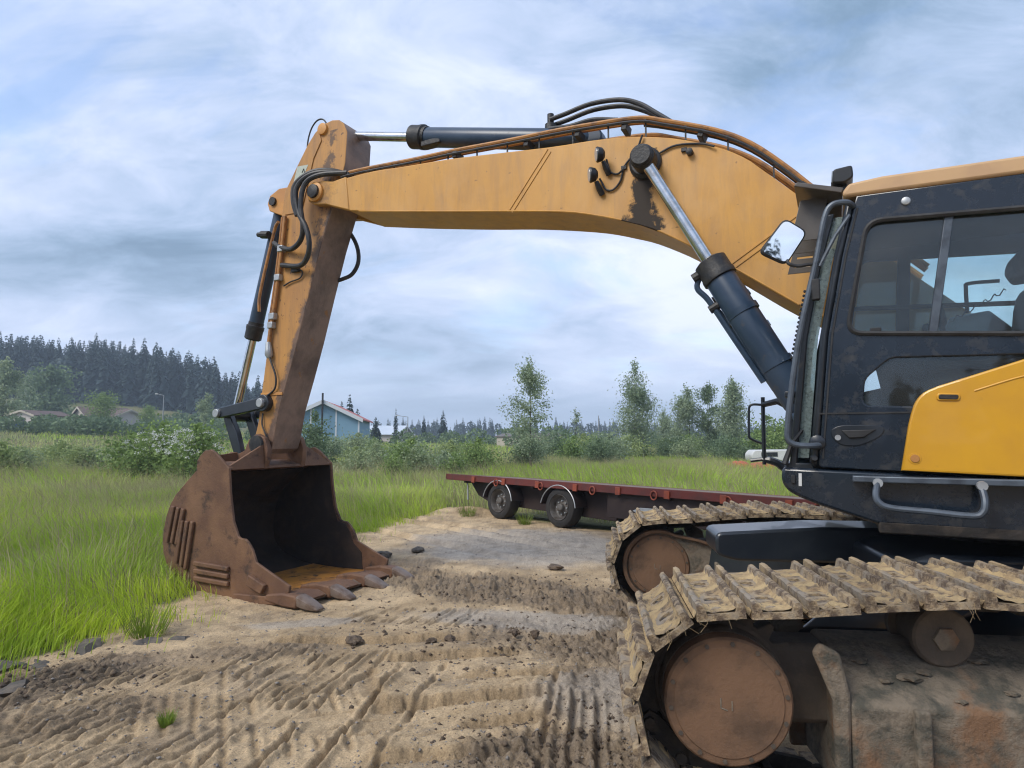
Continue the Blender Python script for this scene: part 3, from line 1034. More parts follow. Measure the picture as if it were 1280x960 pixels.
def build_cylinders():
    for s in (-1, 1):
        y = s * .49
        c = cylinder('boom_cylinder', (3.655, 4.145), (4.20, 3.14), (4.90, 1.86), .052, .125, .135, y, .11)
        upart(MB().lathe((3.655, y - .11 * 1, 4.145), (0, 1, 0), [(0, .085), (.02, .10), (.2, .10), (.22, .085)], 24), 'rod_pin', 'pin_black', c)
        # tube and flange strapped on the barrel
        d = Vector((4.90 - 3.655, 0, 1.86 - 4.145)).normalized()
        nn = Vector((d.z, 0, -d.x))
        G = Vector((4.22, y, 3.12))
        p = [G + d * .02 + nn * .12, G + d * .1 + nn * .2, G + d * .25 + nn * .175, G + d * .6 + nn * .165, G + d * 1.05 + nn * .15]
        upart(MB().tube(smooth_path(p, 5), .024, 8), 'oil_pipe', 'cyl_black', c)
        upart(MB().tube([G + d * .02 + nn * .05, G + d * .02 + nn * .19], .045, 10), 'flange', 'pin_black', c)
        upart(MB().tube([G + d * .32 + nn * .05, G + d * .32 + nn * .21], .035, 10), 'flange', 'pin_black', c)
        for k in (.45, .95):
            upart(MB().lathe(G + d * k, d, [(0, .133), (.05, .133)], 28), 'pipe_strap', 'cyl_black', c)
    c = cylinder('arm_cylinder', (-.36, 5.45), (.80, 5.175), (3.02, 4.66), .055, .112, .135, 0, .11)
    d = Vector((3.38, 0, -.79)).normalized()
    upart(MB().box((.98, -.10, 4.985), (1.24, .02, 5.05)), 'port_block', 'pin_black', c, .01)
    upart(MB().lathe(Vector((2.55, 0, 4.77)), (0, 0, 1), [(0, .07), (.16, .06), (.17, .035), (.27, .035)], 14), 'end_port', 'pin_black', c)
    for off, zz in ((-.03, 0), (.06, -.02)):
        upart(MB().tube(smooth_path([(2.56, off, 4.97 + zz), (2.72, off, 4.99 + zz), (3.0, off, 5.03 + zz), (3.3, off, 5.0 + zz), (3.5, off, 4.91 + zz), (3.66, off - .03, 4.77), (3.85, off - .05, 4.60)], 5), .024, 10), 'oil_hose', 'hose', c)
    upart(MB().tube(smooth_path([(2.56, -.05, 4.86), (2.8, -.09, 4.815), (3.05, -.10, 4.82), (3.3, -.1, 4.76)], 5), .026, 8), 'oil_hose', 'hose', c)
    c = cylinder('bucket_cylinder', (-2.02, 1.98), (-1.745, 2.98), (-1.26, 4.70), .052, .092, .108, 0, .085)
    upart(MB().tube(smooth_path([(-1.50, -.12, 3.30), (-1.49, -.13, 3.5), (-1.36, -.13, 4.0), (-1.24, -.14, 4.35), (-1.12, -.2, 4.4)], 5), .020, 8), 'oil_pipe', 'pipe_orange', c)
    upart(MB().lathe((-1.335, -.15, 4.28), (-1, 0, .15), [(0, .05), (.13, .05), (.14, .03), (.2, .03)], 10), 'end_port', 'pin_black', c)


def build_arm():
    P = [(-.245, 5.53), (-.40, 5.505), (-.52, 5.43), (-.63, 5.31), (-.82, 5.04), (-1.0, 4.77), (-1.045, 4.44), (-1.10, 3.60), (-1.235, 2.70), (-1.295, 2.26), (-1.345, 1.85),
         (-1.39, 1.70), (-1.38, 1.58), (-1.30, 1.49), (-1.19, 1.48), (-1.10, 1.54), (-1.06, 1.66), (-.985, 2.02), (-.84, 2.44), (-.70, 2.87), (-.535, 3.44), (-.364, 4.0),
         (-.215, 4.41), (-.06, 4.80), (-.02, 4.95), (0, 5.33), (-.06, 5.45), (-.14, 5.51)]
    a = upart(MB().prism(P, -.22, .22), 'arm', ['arm_side', 'arm_worn'], bevel=.012)
    for p in a.data.polygons:
        if p.normal.x > .5:
            p.material_index = 1
    # cylinder bracket at the back
    for s in (-1, 1):
        y = sorted((s * .10, s * .16))
        upart(MB().prism([(-.98, 4.85), (-1.17, 4.86), (-1.33, 4.79), (-1.37, 4.69), (-1.33, 4.59), (-1.22, 4.54), (-1.0, 4.45)], *y), 'cylinder_bracket', 'arm_paint', a, .01)
    upart(MB().cyl((-1.26, -.19, 4.70), (-1.26, .19, 4.70), .055, 20), 'bracket_pin', 'pin_black', a)
    # doubler plates (proud panels with weld edges)
    upart(MB().prism([(-.44, 5.43), (-.62, 5.2), (-.80, 4.92), (-.97, 4.62), (-.98, 4.46), (-.70, 4.45), (-.52, 5.1), (-.40, 5.3)], -.232, -.219), 'doubler_plate', 'arm_side', a, .004)
    upart(MB().lathe((-.38, -.22, 5.44), (0, -1, 0), [(0, .075), (.03, .07), (.035, .05)], 18), 'cylinder_pin', 'arm_paint', a)
    upart(MB().box((-1.30, -.232, 2.20), (-.935, -.219, 2.235)), 'weld_strip', 'arm_paint', a, .003)
    # sticker
    upart(MB().prism([(-.783, 5.045), (-.60, 5.035), (-.735, 4.80), (-.86, 4.775)], -.2345, -.2325), 'label_plate', 'sticker', a)
    mb = MB()
    mb.tube([(-.70, -.236, 4.95), (-.67, -.236, 4.995), (-.655, -.236, 4.94), (-.69, -.236, 4.87)], .006, 5)
    upart(mb, 'handwritten_mark', 'pin_black', a)
    # pipe down the near face with clamps
    pl = [(-.946, 4.43), (-.975, 4.13), (-1.03, 3.685), (-1.08, 3.337), (-1.135, 3.04), (-1.165, 2.83)]
    upart(MB().tube(smooth_path([(u, -.255, z) for u, z in pl], 4), .024, 8), 'arm_pipe', 'pipe_orange', a)
    upart(MB().tube(smooth_path([(u - .055, -.25, z) for u, z in pl[:-1]], 4), .014, 6), 'arm_pipe', 'pipe_orange', a)
    for u, z in ((-.99, 4.02), (-1.03, 3.66), (-1.105, 3.18), (-1.125, 3.07)):
        upart(MB().box((u - .045, -.29, z - .04), (u + .045, -.22, z + .04)), 'pipe_clamp', 'galv', a, .008)
    upart(MB().lathe((-1.165, -.26, 2.86), (.12, 0, -1), [(0, .03), (.10, .045), (.16, .05), (.2, .03)], 10), 'pipe_valve', 'galv', a)
    upart(MB().tube(smooth_path([(-1.14, -.27, 2.70), (-1.09, -.27, 2.6), (-1.02, -.26, 2.43), (-1.035, -.25, 2.29), (-1.13, -.24, 2.22), (-1.22, -.235, 2.19)], 5), .012, 6), 'thin_hose', 'hose', a)
    upart(MB().tube(smooth_path([(-1.25, -.235, 1.98), (-1.24, -.25, 1.85), (-1.19, -.25, 1.75), (-1.15, -.235, 1.66)], 5), .010, 6), 'thin_hose', 'hose', a)
    # grease fitting and small lines
    upart(MB().box((-.82, -.26, 3.70), (-.70, -.22, 3.76)), 'grease_block', 'pin_black', a, .01)
    upart(MB().tube(smooth_path([(-.70, -.24, 3.73), (-.64, -.245, 3.69), (-.68, -.24, 3.62), (-.84, -.24, 3.59), (-.95, -.24, 3.55)], 5), .009, 6), 'thin_hose', 'hose', a)
    for pts in ([(.06, -.20, 4.80), (-.24, -.34, 4.83), (-.46, -.40, 4.79), (-.60, -.42, 4.65), (-.565, -.42, 4.39), (-.43, -.42, 4.17), (-.375, -.41, 3.97), (-.44, -.37, 3.82), (-.62, -.31, 3.75), (-.97, -.26, 3.81)],
                [(.06, -.27, 4.79), (-.28, -.37, 4.79), (-.47, -.41, 4.70), (-.52, -.42, 4.45), (-.485, -.41, 4.19), (-.555, -.37, 4.04), (-.77, -.3, 3.98), (-1.0, -.26, 4.04), (-1.14, -.24, 4.12)],
                [(.06, -.13, 4.80), (-.22, -.28, 4.87), (-.45, -.36, 4.85), (-.63, -.41, 4.72), (-.64, -.42, 4.52), (-.58, -.41, 4.33)]):
        upart(MB().tube(smooth_path(pts, 6), .031, 10), 'pressure_hose', 'hose', a)
    upart(MB().tube(smooth_path([(-.33, .20, 4.30), (-.25, .25, 4.14), (-.205, .26, 3.99), (-.215, .26, 3.85), (-.30, .25, 3.73), (-.42, .22, 3.68), (-.50, .20, 3.66)], 6), .026, 10), 'pressure_hose', 'hose', a)
    upart(MB().tube(smooth_path([(-.75, -.1, 5.20), (-.755, -.1, 5.40), (-.70, -.1, 5.57), (-.60, -.1, 5.66), (-.49, -.1, 5.64), (-.40, -.1, 5.50)], 6), .010, 6), 'thin_hose', 'hose', a)
    # linkage
    for s in (-1, 1):
        y = sorted((s * .24, s * .31))
        mb = MB()
        d = Vector((-1.20 + 1.98, 0, 2.105 - 1.99)).normalized()
        nn = Vector((-d.z, 0, d.x))
        A, B = Vector((-1.98, 0, 1.99)), Vector((-1.20, 0, 2.105))
        mb.prism([tuple((A - nn * .065).xz), tuple((A - d * .07).xz), tuple((A + nn * .065).xz), tuple((B + nn * .075).xz), tuple((B + d * .08).xz), tuple((B - nn * .075).xz)], *y)
        upart(mb, 'guide_link', 'black_paint', a, .012)
        y = sorted((s * .13, s * .21))
        mb = MB()
        mb.prism([(-2.04, 2.04), (-1.92, 2.04), (-1.74, 1.75), (-1.62, 1.42), (-1.72, 1.36), (-1.84, 1.60), (-1.98, 1.90)], *y)
        upart(mb, 'bucket_link', 'black_paint', a, .012)
    for p, w in (((-1.98, 1.99), .345), ((-1.20, 2.105), .345), ((-1.68, 1.40), .28)):
        mb = MB()
        mb.cyl((p[0], -w, p[1]), (p[0], w, p[1]), .055, 18)
        o = upart(mb, 'link_pin', 'galv', a, .006)
    upart(MB().cyl((-1.20, -.30, 2.105), (-1.20, .30, 2.105), .105, 20), 'link_boss', 'black_paint', a, .01)
    upart(MB().cyl((-1.98, -.13, 1.99), (-1.98, .13, 1.99), .10, 20), 'link_boss', 'black_paint', a, .01)
    return a


def offset_line(pts, th):
    out = []
    for i, p in enumerate(pts):
        a, b = Vector(pts[max(i - 1, 0)]), Vector(pts[min(i + 1, len(pts) - 1)])
        d = (b - a).normalized()
        out.append((p[0] - d.y * th, p[1] + d.x * th))
    return out


def build_bucket():
    W = .82
    front = [(-1.40, 1.545), (-1.30, 1.50), (-1.085, 1.335), (-1.05, 1.05), (-.985, .744), (-.90, .585), (-.86, .565), (-.79, .564), (-.74, .53), (-.67, .455), (-.605, .325), (-.35, .222), (-.10, .125)]
    bott = [(-.115, .02), (-.28, -.085), (-.62, -.105), (-.95, -.115), (-1.3, -.10), (-1.55, -.075), (-1.80, -.005), (-2.0, .08), (-2.10, .17), (-2.17, .31), (-2.19, .44), (-2.185, .58), (-2.14, .75), (-2.08, .88),
            (-1.99, 1.00), (-1.80, 1.16), (-1.63, 1.30), (-1.63, 1.41), (-1.58, 1.47), (-1.50, 1.53)]
    b = upart(MB().prism(front + bott, -W - .02, -W + .015), 'bucket', 'bucket_rust', bevel=.008)
    upart(MB().prism(front + bott, W - .015, W + .02), 'side_plate', 'bucket_rust', b, .008)
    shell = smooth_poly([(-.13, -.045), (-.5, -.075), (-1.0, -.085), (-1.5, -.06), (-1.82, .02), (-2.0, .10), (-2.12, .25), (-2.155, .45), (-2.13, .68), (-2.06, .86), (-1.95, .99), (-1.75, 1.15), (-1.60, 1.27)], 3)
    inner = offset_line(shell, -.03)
    upart(MB().prism(shell + inner[::-1], -W + .01, W - .01), 'shell', 'bucket_inside_shade', b)
    # floor liner inside shows bright rust
    fl = [p for p in inner if p[0] > -1.35]
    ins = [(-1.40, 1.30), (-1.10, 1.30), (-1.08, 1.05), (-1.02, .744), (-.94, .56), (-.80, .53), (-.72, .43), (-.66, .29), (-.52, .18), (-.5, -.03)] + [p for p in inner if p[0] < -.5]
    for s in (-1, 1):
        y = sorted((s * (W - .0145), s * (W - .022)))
        upart(MB().prism(ins, *y), 'side_shade_sheet', 'bucket_inside_shade', b)  # added dark sheets inside the side plates, standing in for shade
    upart(MB().prism([(x, z + .002) for x, z in fl] + [(x, z + .012) for x, z in fl[::-1]], -W + .03, W - .03), 'floor_plate', 'bucket_floor', b)
    # top box between plates
    upart(MB().prism([(-1.62, 1.26), (-1.60, 1.34), (-1.35, 1.40), (-1.10, 1.345), (-1.09, 1.31), (-1.35, 1.33)], -W + .01, W - .01), 'top_plate', 'bucket_rust', b, .006)
    for s in (-1, 1):
        # ears either side of the arm
        y = sorted((s * .255, s * .325))
        upart(MB().prism([(-1.85, 1.20), (-1.80, 1.44), (-1.70, 1.50), (-1.58, 1.47), (-1.45, 1.52), (-1.37, 1.66), (-1.25, 1.73), (-1.11, 1.68), (-1.05, 1.55), (-1.06, 1.40), (-1.10, 1.30), (-1.6, 1.26)], *y), 'ear_plate', 'bucket_rust', b, .01)
        upart(MB().lathe((-1.225, s * .325, 1.60), (0, s, 0), [(0, .11), (.035, .105), (.04, .06)], 20), 'pin_boss', 'pin_black', b)
        # gusset rising from the side plates to the ears
        y0, y1 = s * (W - .02), s * .325
        z0, z1 = 1.355, 1.60
        mb = MB()
        mb.hexa([(-1.115, y0, 1.315), (-1.085, y0, 1.315), (-1.085, y1, 1.315), (-1.115, y1, 1.315)],
                [(-1.16, y0, z0), (-1.13, y0, z0), (-1.115, y1, z1), (-1.145, y1, z1)])
        upart(mb, 'gusset', 'bucket_rust', b, .006)
        # inner back gusset
        mb = MB()
        mb.hexa([(-1.60, y0, 1.30), (-1.56, y0, 1.30), (-1.56, y1, 1.30), (-1.60, y1, 1.30)],
                [(-1.585, y0, 1.45), (-1.56, y0, 1.45), (-1.56, y1, 1.50), (-1.585, y1, 1.50)])
        upart(mb, 'gusset', 'bucket_rust', b, .006)
    upart(MB().cyl((-1.225, -.34, 1.60), (-1.225, .34, 1.60), .05, 18), 'bucket_pin', 'pin_black', b)
    # cutting edge
    upart(MB().prism([(-.50, -.075), (-.50, -.035), (-.12, -.005), (.0, -.045), (-.02, -.075)], -W - .02, W + .02), 'cutting_edge', 'tooth_steel', b, .006)
    # teeth with adapters
    for y in (-.80, -.30, .28, .80):
        ad = MB()
        ad.prism([(-.42, -.05), (-.40, .015), (-.16, .055), (.02, .045), (.06, -.005), (.04, -.085), (-.15, -.085)], y - .085, y + .085)
        t0 = upart(ad, 'tooth_adapter', 'bucket_rust', b, .018)
        mb = MB()
        prof = [(.0, .082, .062), (.06, .085, .060), (.14, .080, .048), (.22, .068, .030), (.265, .055, .016), (.275, .045, .008)]
        vs, fs = [], []
        sg = 12
        for k, (du, wy, hz) in enumerate(prof):
            cz = -.012 - du * .22
            for j in range(sg):
                an = 2 * math.pi * j / sg
                cx_, sx_ = math.cos(an), math.sin(an)
                vs.append((.03 + du, y + wy * math.copysign(abs(cx_) ** .6, cx_), cz + hz * math.copysign(abs(sx_) ** .6, sx_)))
        for k in range(len(prof) - 1):
            for j in range(sg):
                j2 = (j + 1) % sg
                fs.append((k * sg + j, k * sg + j2, (k + 1) * sg + j2, (k + 1) * sg + j))
        fs.append(tuple(range(sg)))
        fs.append(tuple((len(prof) - 1) * sg + j for j in range(sg)))
        mb.add(vs, fs)
        upart(mb, 'tooth', 'tooth_steel', b)
    # plate shrouds between adapters on the lip
    for y in (-.55, 0, .54):
        upart(MB().prism([(-.36, -.04), (-.33, .0), (-.10, .015), (.03, -.03), (.0, -.055)], y - .12, y + .12), 'lip_shroud', 'bucket_rust', b, .01)
    # wear ribs on the near side and mirrored on the far side
    ribs = [((-1.983, .868), (-2.075, .437)), ((-1.89, .859), (-1.985, .43)), ((-1.805, .849), (-1.90, .423)),
            ((-1.815, .713), (-1.885, .208)), ((-1.725, .71), (-1.805, .175)), ((-1.635, .71), (-1.725, .148)),
            ((-1.575, .237), (-1.005, .224)), ((-1.572, .152), (-1.003, .142)), ((-1.569, .067), (-1.0, .060))]
    for s in (-1, 1):
        for (p, q) in ribs:
            A, B = Vector((p[0], p[1])), Vector((q[0], q[1]))
            d = (B - A).normalized()
            nn = Vector((-d.y, d.x)) * .027
            y = sorted((s * (W + .02), s * (W + .062)))
            upart(MB().prism([tuple(A - nn), tuple(B - nn), tuple(B + nn), tuple(A + nn)], *y), 'wear_rib', 'bucket_rust', b, .012)
        y = sorted((s * (W + .02), s * (W + .075)))
        upart(MB().prism([(-.66, .20), (-.41, .11), (-.47, .01), (-.70, .085)], *y), 'side_cutter', 'bucket_rust', b, .012)
        y = sorted((s * (W + .02), s * (W + .055)))
        upart(MB().prism([(-.90, -.03), (-.3, .0), (-.25, -.08), (-.62, -.11), (-.95, -.10)], *y), 'heel_plate', 'bucket_rust', b, .01)
    return b


def build_cab():
    o = -1.45
    side = [(4.985, 1.52), (5.07, 2.33), (5.165, 2.82), (5.245, 3.15), (5.26, 3.20), (6.97, 3.17), (6.97, 1.44), (6.0, 1.475), (5.0, 1.505)]
    up = round_poly([(5.175, 2.335), (5.31, 3.03), (6.09, 2.985), (6.75, 2.96), (6.75, 2.24), (6.05, 2.27)], .09, 5)
    low = round_poly([(5.245, 1.885), (5.262, 2.05), (5.40, 2.172), (5.80, 2.16), (6.30, 2.15), (6.30, 1.86), (5.60, 1.872)], .04, 3)
    cab = uplate('cab', 'cab_black', side, [up, low], o + .03, .06, None, .008)
    gl = MB().prism([(5.15, 2.30), (5.29, 3.05), (6.78, 2.99), (6.78, 2.22)], o + .022, o + .028)
    upart(gl, 'side_window', 'cab_glass', cab)
    upart(MB().prism([(5.22, 1.86), (5.24, 2.06), (5.39, 2.19), (6.32, 2.17), (6.32, 1.85)], o + .022, o + .028), 'door_window', 'cab_glass', cab)
    # rubber seal round the big window
    seal = [Vector((u, o - .004, z)) for u, z in up]
    upart(MB().tube(seal + [seal[0]], .016, 6, False), 'window_seal', 'rubber', cab)
    # sliding window upright
    upart(MB().prism([(5.600, 2.30), (5.712, 3.0), (5.758, 3.0), (5.646, 2.30)], o + .005, o + .045), 'window_divider', 'rail_steel', cab, .004)
    upart(MB().box((5.30, o - .004, 2.335), (5.36, o + .02, 2.36)), 'window_latch', 'rubber', cab, .004)
    # door outline groove and front pillar
    upart(MB().prism([(4.985, 1.50), (5.072, 2.33), (5.167, 2.82), (5.25, 3.16), (5.20, 3.175), (5.12, 2.84), (5.022, 2.33), (4.935, 1.52)], o + .005, o + .11), 'front_pillar', 'black_paint', cab, .02)
    upart(MB().tube([(5.012, o - .001, 1.56), (5.092, o - .001, 2.33), (5.185, o - .001, 2.82), (5.262, o - .001, 3.12)], .007, 5), 'door_seam', 'rubber', cab)
    upart(MB().box((5.0, o - .006, 1.835), (5.50, o + .002, 1.845)), 'door_seam', 'rubber', cab)
    # quarter glass between pillar and front edge
    upart(MB().prism([(4.84, 1.56), (4.93, 2.33), (5.03, 2.80), (5.12, 3.10), (5.19, 3.10), (5.11, 2.82), (5.01, 2.33), (4.93, 1.56)], o + .07, o + .075), 'quarter_glass', 'quarter_glass', cab)
    # front frame and windscreen
    fr = [(4.815, 1.50), (4.905, 2.33), (5.0, 2.80), (5.09, 3.12)]
    for y0, y1 in ((o + .04, o + .09), (-.56, -.48)):
        upart(MB().prism(fr + [(u + .045, z) for u, z in fr[::-1]], y0, y1), 'windscreen_pillar', 'black_paint', cab, .01)
    upart(MB().prism(fr + [(u + .006, z) for u, z in fr[::-1]], o + .09, -.56), 'windscreen', 'cab_glass', cab)
    upart(MB().prism([(4.80, 1.95), (4.86, 1.95), (4.865, 1.99), (4.80, 1.99)], o + .05, -.5), 'windscreen_bar', 'black_paint', cab, .006)
    upart(MB().prism([(4.78, 1.40), (4.79, 1.53), (4.96, 1.53), (4.96, 1.40)], o + .04, -.46), 'windscreen_sill', 'black_paint', cab, .01)
    # far wall with window, ceiling, back, floor
    far = [(4.9, 1.52), (4.98, 2.33), (5.17, 3.15), (6.97, 3.15), (6.97, 1.44)]
    fw = uplate('far_wall', 'interior', far, [round_poly([(5.20, 2.36), (5.30, 2.985), (6.27, 2.93), (6.27, 2.36)], .05, 3), round_poly([(5.20, 1.90), (5.24, 2.20), (5.36, 2.20), (5.40, 1.98), (5.36, 1.90)], .03, 3)], -.58, .05, cab, .004)
    upart(MB().prism([(5.22, 2.36), (5.30, 2.98), (6.27, 2.93), (6.27, 2.36)], -.575, -.57), 'far_window', 'cab_glass', fw)
    upart(MB().prism([(5.49, 2.33), (5.53, 3.0), (5.61, 3.0), (5.57, 2.33)], -.63, -.605), 'window_divider', 'interior', fw)
    upart(MB().tube([(5.15, -.65, 2.63), (6.4, -.65, 2.57)], .017, 8), 'grab_bar', 'interior', fw)
    upart(MB().box((5.20, o + .06, 3.06), (6.97, -.5, 3.15)), 'headliner', 'interior', cab, .02)
    upart(MB().box((6.90, o + .06, 1.45), (6.95, -.5, 2.35)), 'rear_wall', 'interior', cab)
    upart(MB().box((6.90, o + .06, 2.85), (6.95, -.5, 3.06)), 'rear_wall', 'interior', cab)
    upart(MB().box((6.92, o + .06, 2.35), (6.93, -.5, 2.85)), 'rear_window', 'cab_glass', cab)
    upart(MB().box((4.95, o + .06, 1.47), (6.9, -.5, 1.53)), 'cab_floor', 'interior', cab)
    # seat
    st = upart(MB().box((5.85, -1.22, 1.95), (6.38, -.72, 2.09)), 'seat', 'seat_fabric', cab, .05, 3)
    mb = MB().prism(smooth_poly([(6.19, 2.02), (6.13, 2.30), (6.16, 2.58), (6.24, 2.64), (6.33, 2.60), (6.37, 2.3), (6.38, 2.02)], 3), -1.19, -.74)
    upart(mb, 'backrest', 'seat_fabric', st, .05, 3)
    upart(MB().prism(smooth_poly([(6.13, 2.66), (6.095, 2.74), (6.13, 2.83), (6.21, 2.85), (6.27, 2.78), (6.25, 2.67)], 4), -1.09, -.83), 'headrest', 'seat_fabric', st, .04, 3)
    upart(MB().box((6.0, -1.15, 1.53), (6.3, -.80, 1.95)), 'pedestal', 'interior', st)
    for y in (-1.30, -.66):
        upart(MB().box((5.65, y - .06, 2.15), (6.15, y + .06, 2.24)), 'armrest', 'interior', st, .03)
        upart(MB().lathe((5.70, y, 2.24), (-.1, 0, 1), [(0, .02), (.12, .016), (.14, .03), (.22, .028), (.24, .015)], 12), 'joystick', 'rubber', st)
    hel = [(6.08 - .012 * k, -.95 + .014 * math.cos(k * 1.5), 2.62 - .007 * k + .014 * math.sin(k * 1.5)) for k in range(26)]
    upart(MB().tube(hel, .004, 4), 'coiled_cord', 'rubber', cab)
    upart(MB().tube(smooth_path([(5.93, -.57, 2.55), (5.93, -.57, 2.72), (5.95, -.57, 2.755), (6.12, -.57, 2.755)], 4), .013, 8), 'grab_loop', 'interior', cab)
    upart(MB().box((5.12, -.80, 2.0), (5.24, -.56, 2.35)), 'monitor', 'interior', cab, .02)
    upart(MB().tube([(5.2, -.95, 1.53), (5.08, -.95, 2.1)], .04, 8), 'travel_lever', 'interior', cab)
    # roof
    rf = upart(MB().prism([(5.19, 3.20), (5.18, 3.235), (5.22, 3.285), (5.4, 3.30), (6.9, 3.275), (7.0, 3.24), (7.0, 3.17), (5.26, 3.20)], o - .012, -.44), 'roof', 'roof_yellow', cab, .018)
    upart(MB().lathe((5.52, o, 3.12), (0, -1, 0), [(0, .026), (.012, .024), (.016, .014)], 14), 'roof_bolt', 'galv', rf)
    upart(MB().box((5.86, -1.2, 3.292), (6.1, -1.05, 3.31)), 'roof_antenna_base', 'rubber', rf, .005)
    upart(MB().tube([(5.22, -1.35, 3.30), (5.60, -1.25, 3.312)], .008, 5), 'roof_rail', 'rubber', rf)
    # work light on the roof
    mb = MB().prism(round_poly([(5.125, 3.325), (5.135, 3.415), (5.245, 3.425), (5.25, 3.345), (5.20, 3.315)], .02, 3), -1.40, -1.24)
    wl = upart(mb, 'roof_work_light', 'lamp_body', cab, .01)
    upart(MB().prism([(5.13, 3.335), (5.138, 3.408), (5.128, 3.408), (5.12, 3.335)], -1.385, -1.255), 'lamp_lens', 'lamp_glass', wl)
    upart(MB().prism([(5.17, 3.26), (5.15, 3.33), (5.21, 3.33), (5.22, 3.27)], -1.345, -1.29), 'lamp_foot', 'lamp_body', wl, .006)
    mb = MB().prism([(5.03, 3.30), (5.05, 3.355), (5.17, 3.36), (5.16, 3.27), (5.07, 3.26)], -1.16, -1.04)
    upart(mb, 'roof_work_light', 'lamp_body', cab, .015)
    # slatted visor above the windscreen
    vs = uplate('visor', 'visor_tint', [(4.80, 2.94), (4.91, 3.36), (5.17, 3.36), (5.06, 2.94)], [
        [(4.885, 3.12), (4.888, 3.135), (5.0, 3.135), (4.997, 3.12)], [(4.868, 3.05), (4.871, 3.065), (4.98, 3.065), (4.977, 3.05)],
        [(4.85, 2.985), (4.853, 3.0), (4.96, 3.0), (4.957, 2.985)]], -.62, .012, cab, .002)
    for y in (-.90, -1.22):
        uplate('visor_slat', 'visor_tint', [(4.86, 3.02), (4.93, 3.30), (5.10, 3.30), (5.03, 3.02)], [], y, .010, vs, .002)
    upart(MB().prism([(4.90, 3.345), (4.92, 3.37), (5.19, 3.285), (5.18, 3.25)], -1.40, -.55), 'visor_top', 'visor_tint', cab, .006)
    # long grab rail in front of the door
    rail = smooth_path([(5.24, o - .005, 3.135), (5.20, o - .055, 3.15), (5.12, o - .07, 3.14), (5.075, o - .075, 3.06), (5.02, o - .08, 2.80), (4.91, o - .08, 2.34),
                        (4.845, o - .08, 1.95), (4.82, o - .08, 1.74), (4.825, o - .08, 1.67), (4.87, o - .075, 1.645), (4.95, o - .06, 1.64), (5.0, o - .005, 1.645)], 5)
    upart(MB().tube(rail, .0185, 10), 'grab_rail', 'rail_steel', cab)
    upart(MB().lathe((4.985, o + .005, 1.66), (0, -1, 0), [(0, .05), (.02, .045), (.03, .02)], 12), 'rail_mount', 'black_paint', cab)
    upart(MB().tube([(5.215, o - .01, 3.08), (5.13, o - .04, 2.95), (5.035, o - .07, 2.76)], .012, 8), 'rail_brace', 'rail_steel', cab)
    # bead chain hanging in front
    ch = MB()
    for k in range(16):
        z = 2.62 - k * .028
        u = 4.945 - k * .006
        ch.lathe((u, o - .02, z), (0, 0, 1), [(-.009, .003), (-.004, .009), (.004, .009), (.009, .003)], 6)
    upart(ch, 'wiper_cable', 'rubber', cab)
    # mirror
    mc = Vector((4.842, o - .10, 2.935))
    Rm = Matrix.Rotation(R(-27), 3, 'Z')
    view = (Rm.transposed() @ (Vector((0, 0, 1.7)) - (M0 + Rm @ mc))).normalized()
    nrm = (Matrix.Rotation(R(14), 3, 'Z') @ Vector((view.x, view.y, 0)).normalized() + Vector((0, 0, -.090))).normalized()
    xa = Vector((0, 0, 1)).cross(nrm).normalized()
    za = nrm.cross(xa)
    fr2 = Matrix((xa, nrm, za)).transposed().to_4x4()
    ang = R(0)
    sh = round_poly([(-.160, -.06), (.005, .158), (.145, .06), (.01, -.150)], .045, 4)
    me_f = MB().prism(sh, -.035, .0)
    mo = upart(me_f, 'rear_view_mirror', 'rubber', cab, .012)
    mo.data.transform(fr2)
    mo.location = mc
    g2 = MB().prism([(x * .90, z * .90) for x, z in sh], -.001, .003)
    mg = upart(g2, 'mirror_glass', 'mirror', cab)
    mg.data.transform(fr2)
    mg.location = mc
    arm_ = smooth_path([mc + za * -.10 + xa * .02 + nrm * -.03, mc + Vector((.02, -.01, -.145)), mc + Vector((.07, 0, -.165)), mc + Vector((.16, .02, -.16)), mc + Vector((.17, .02, -.20))], 4)
    upart(MB().tube(arm_, .011, 8), 'mirror_arm', 'rubber', cab)
    upart(MB().box((4.985, o - .10, 2.545), (5.035, o - .055, 2.68)), 'mirror_clamp', 'rubber', cab, .008)
    # wiper
    upart(MB().tube([(4.90, o + .05, 1.74), (4.83, o + .03, 1.64), (4.79, o + .0, 1.52)], [.010, .014, .02], 8), 'wiper_arm', 'rubber', cab)
    upart(MB().tube([(4.955, o - .005, 1.55), (4.965, o - .03, 1.565)], .02, 8), 'rail_stop', 'rubber', cab)
    # door handle recess
    hs = smooth_poly([(5.065, 1.74), (5.12, 1.765), (5.25, 1.765), (5.345, 1.755), (5.33, 1.70), (5.22, 1.645), (5.12, 1.645), (5.07, 1.69), (5.065, 1.74)], 3)[:-1]
    hd = upart(MB().prism(hs, o - .008, o + .004), 'handle_recess', 'black_paint', cab, .004)
    upart(MB().prism([(5.12, 1.735), (5.31, 1.74), (5.24, 1.69), (5.16, 1.685)], o - .022, o - .006), 'door_handle', 'rubber', hd, .006)
    upart(MB().lathe((5.10, o - .005, 1.69), (0, -1, 0), [(0, .018), (.012, .017)], 12), 'door_lock', 'galv', hd)
    # yellow lower panel
    pan = [(5.426, 1.497), (5.474, 1.766)] + smooth_poly([(5.49, 1.83), (5.515, 1.90), (5.56, 1.955), (5.631, 1.99)], 3) + [(6.04, 2.127), (6.5, 2.215), (6.97, 2.24), (6.97, 1.435), (6.0, 1.476)]
    pn = uplate('side_panel', 'panel_yellow', pan, [], o - .012, .05, cab, .012)
    sw = smooth_poly([(5.80, 1.955), (6.05, 2.035), (6.4, 2.10), (6.9, 2.13)], 4)
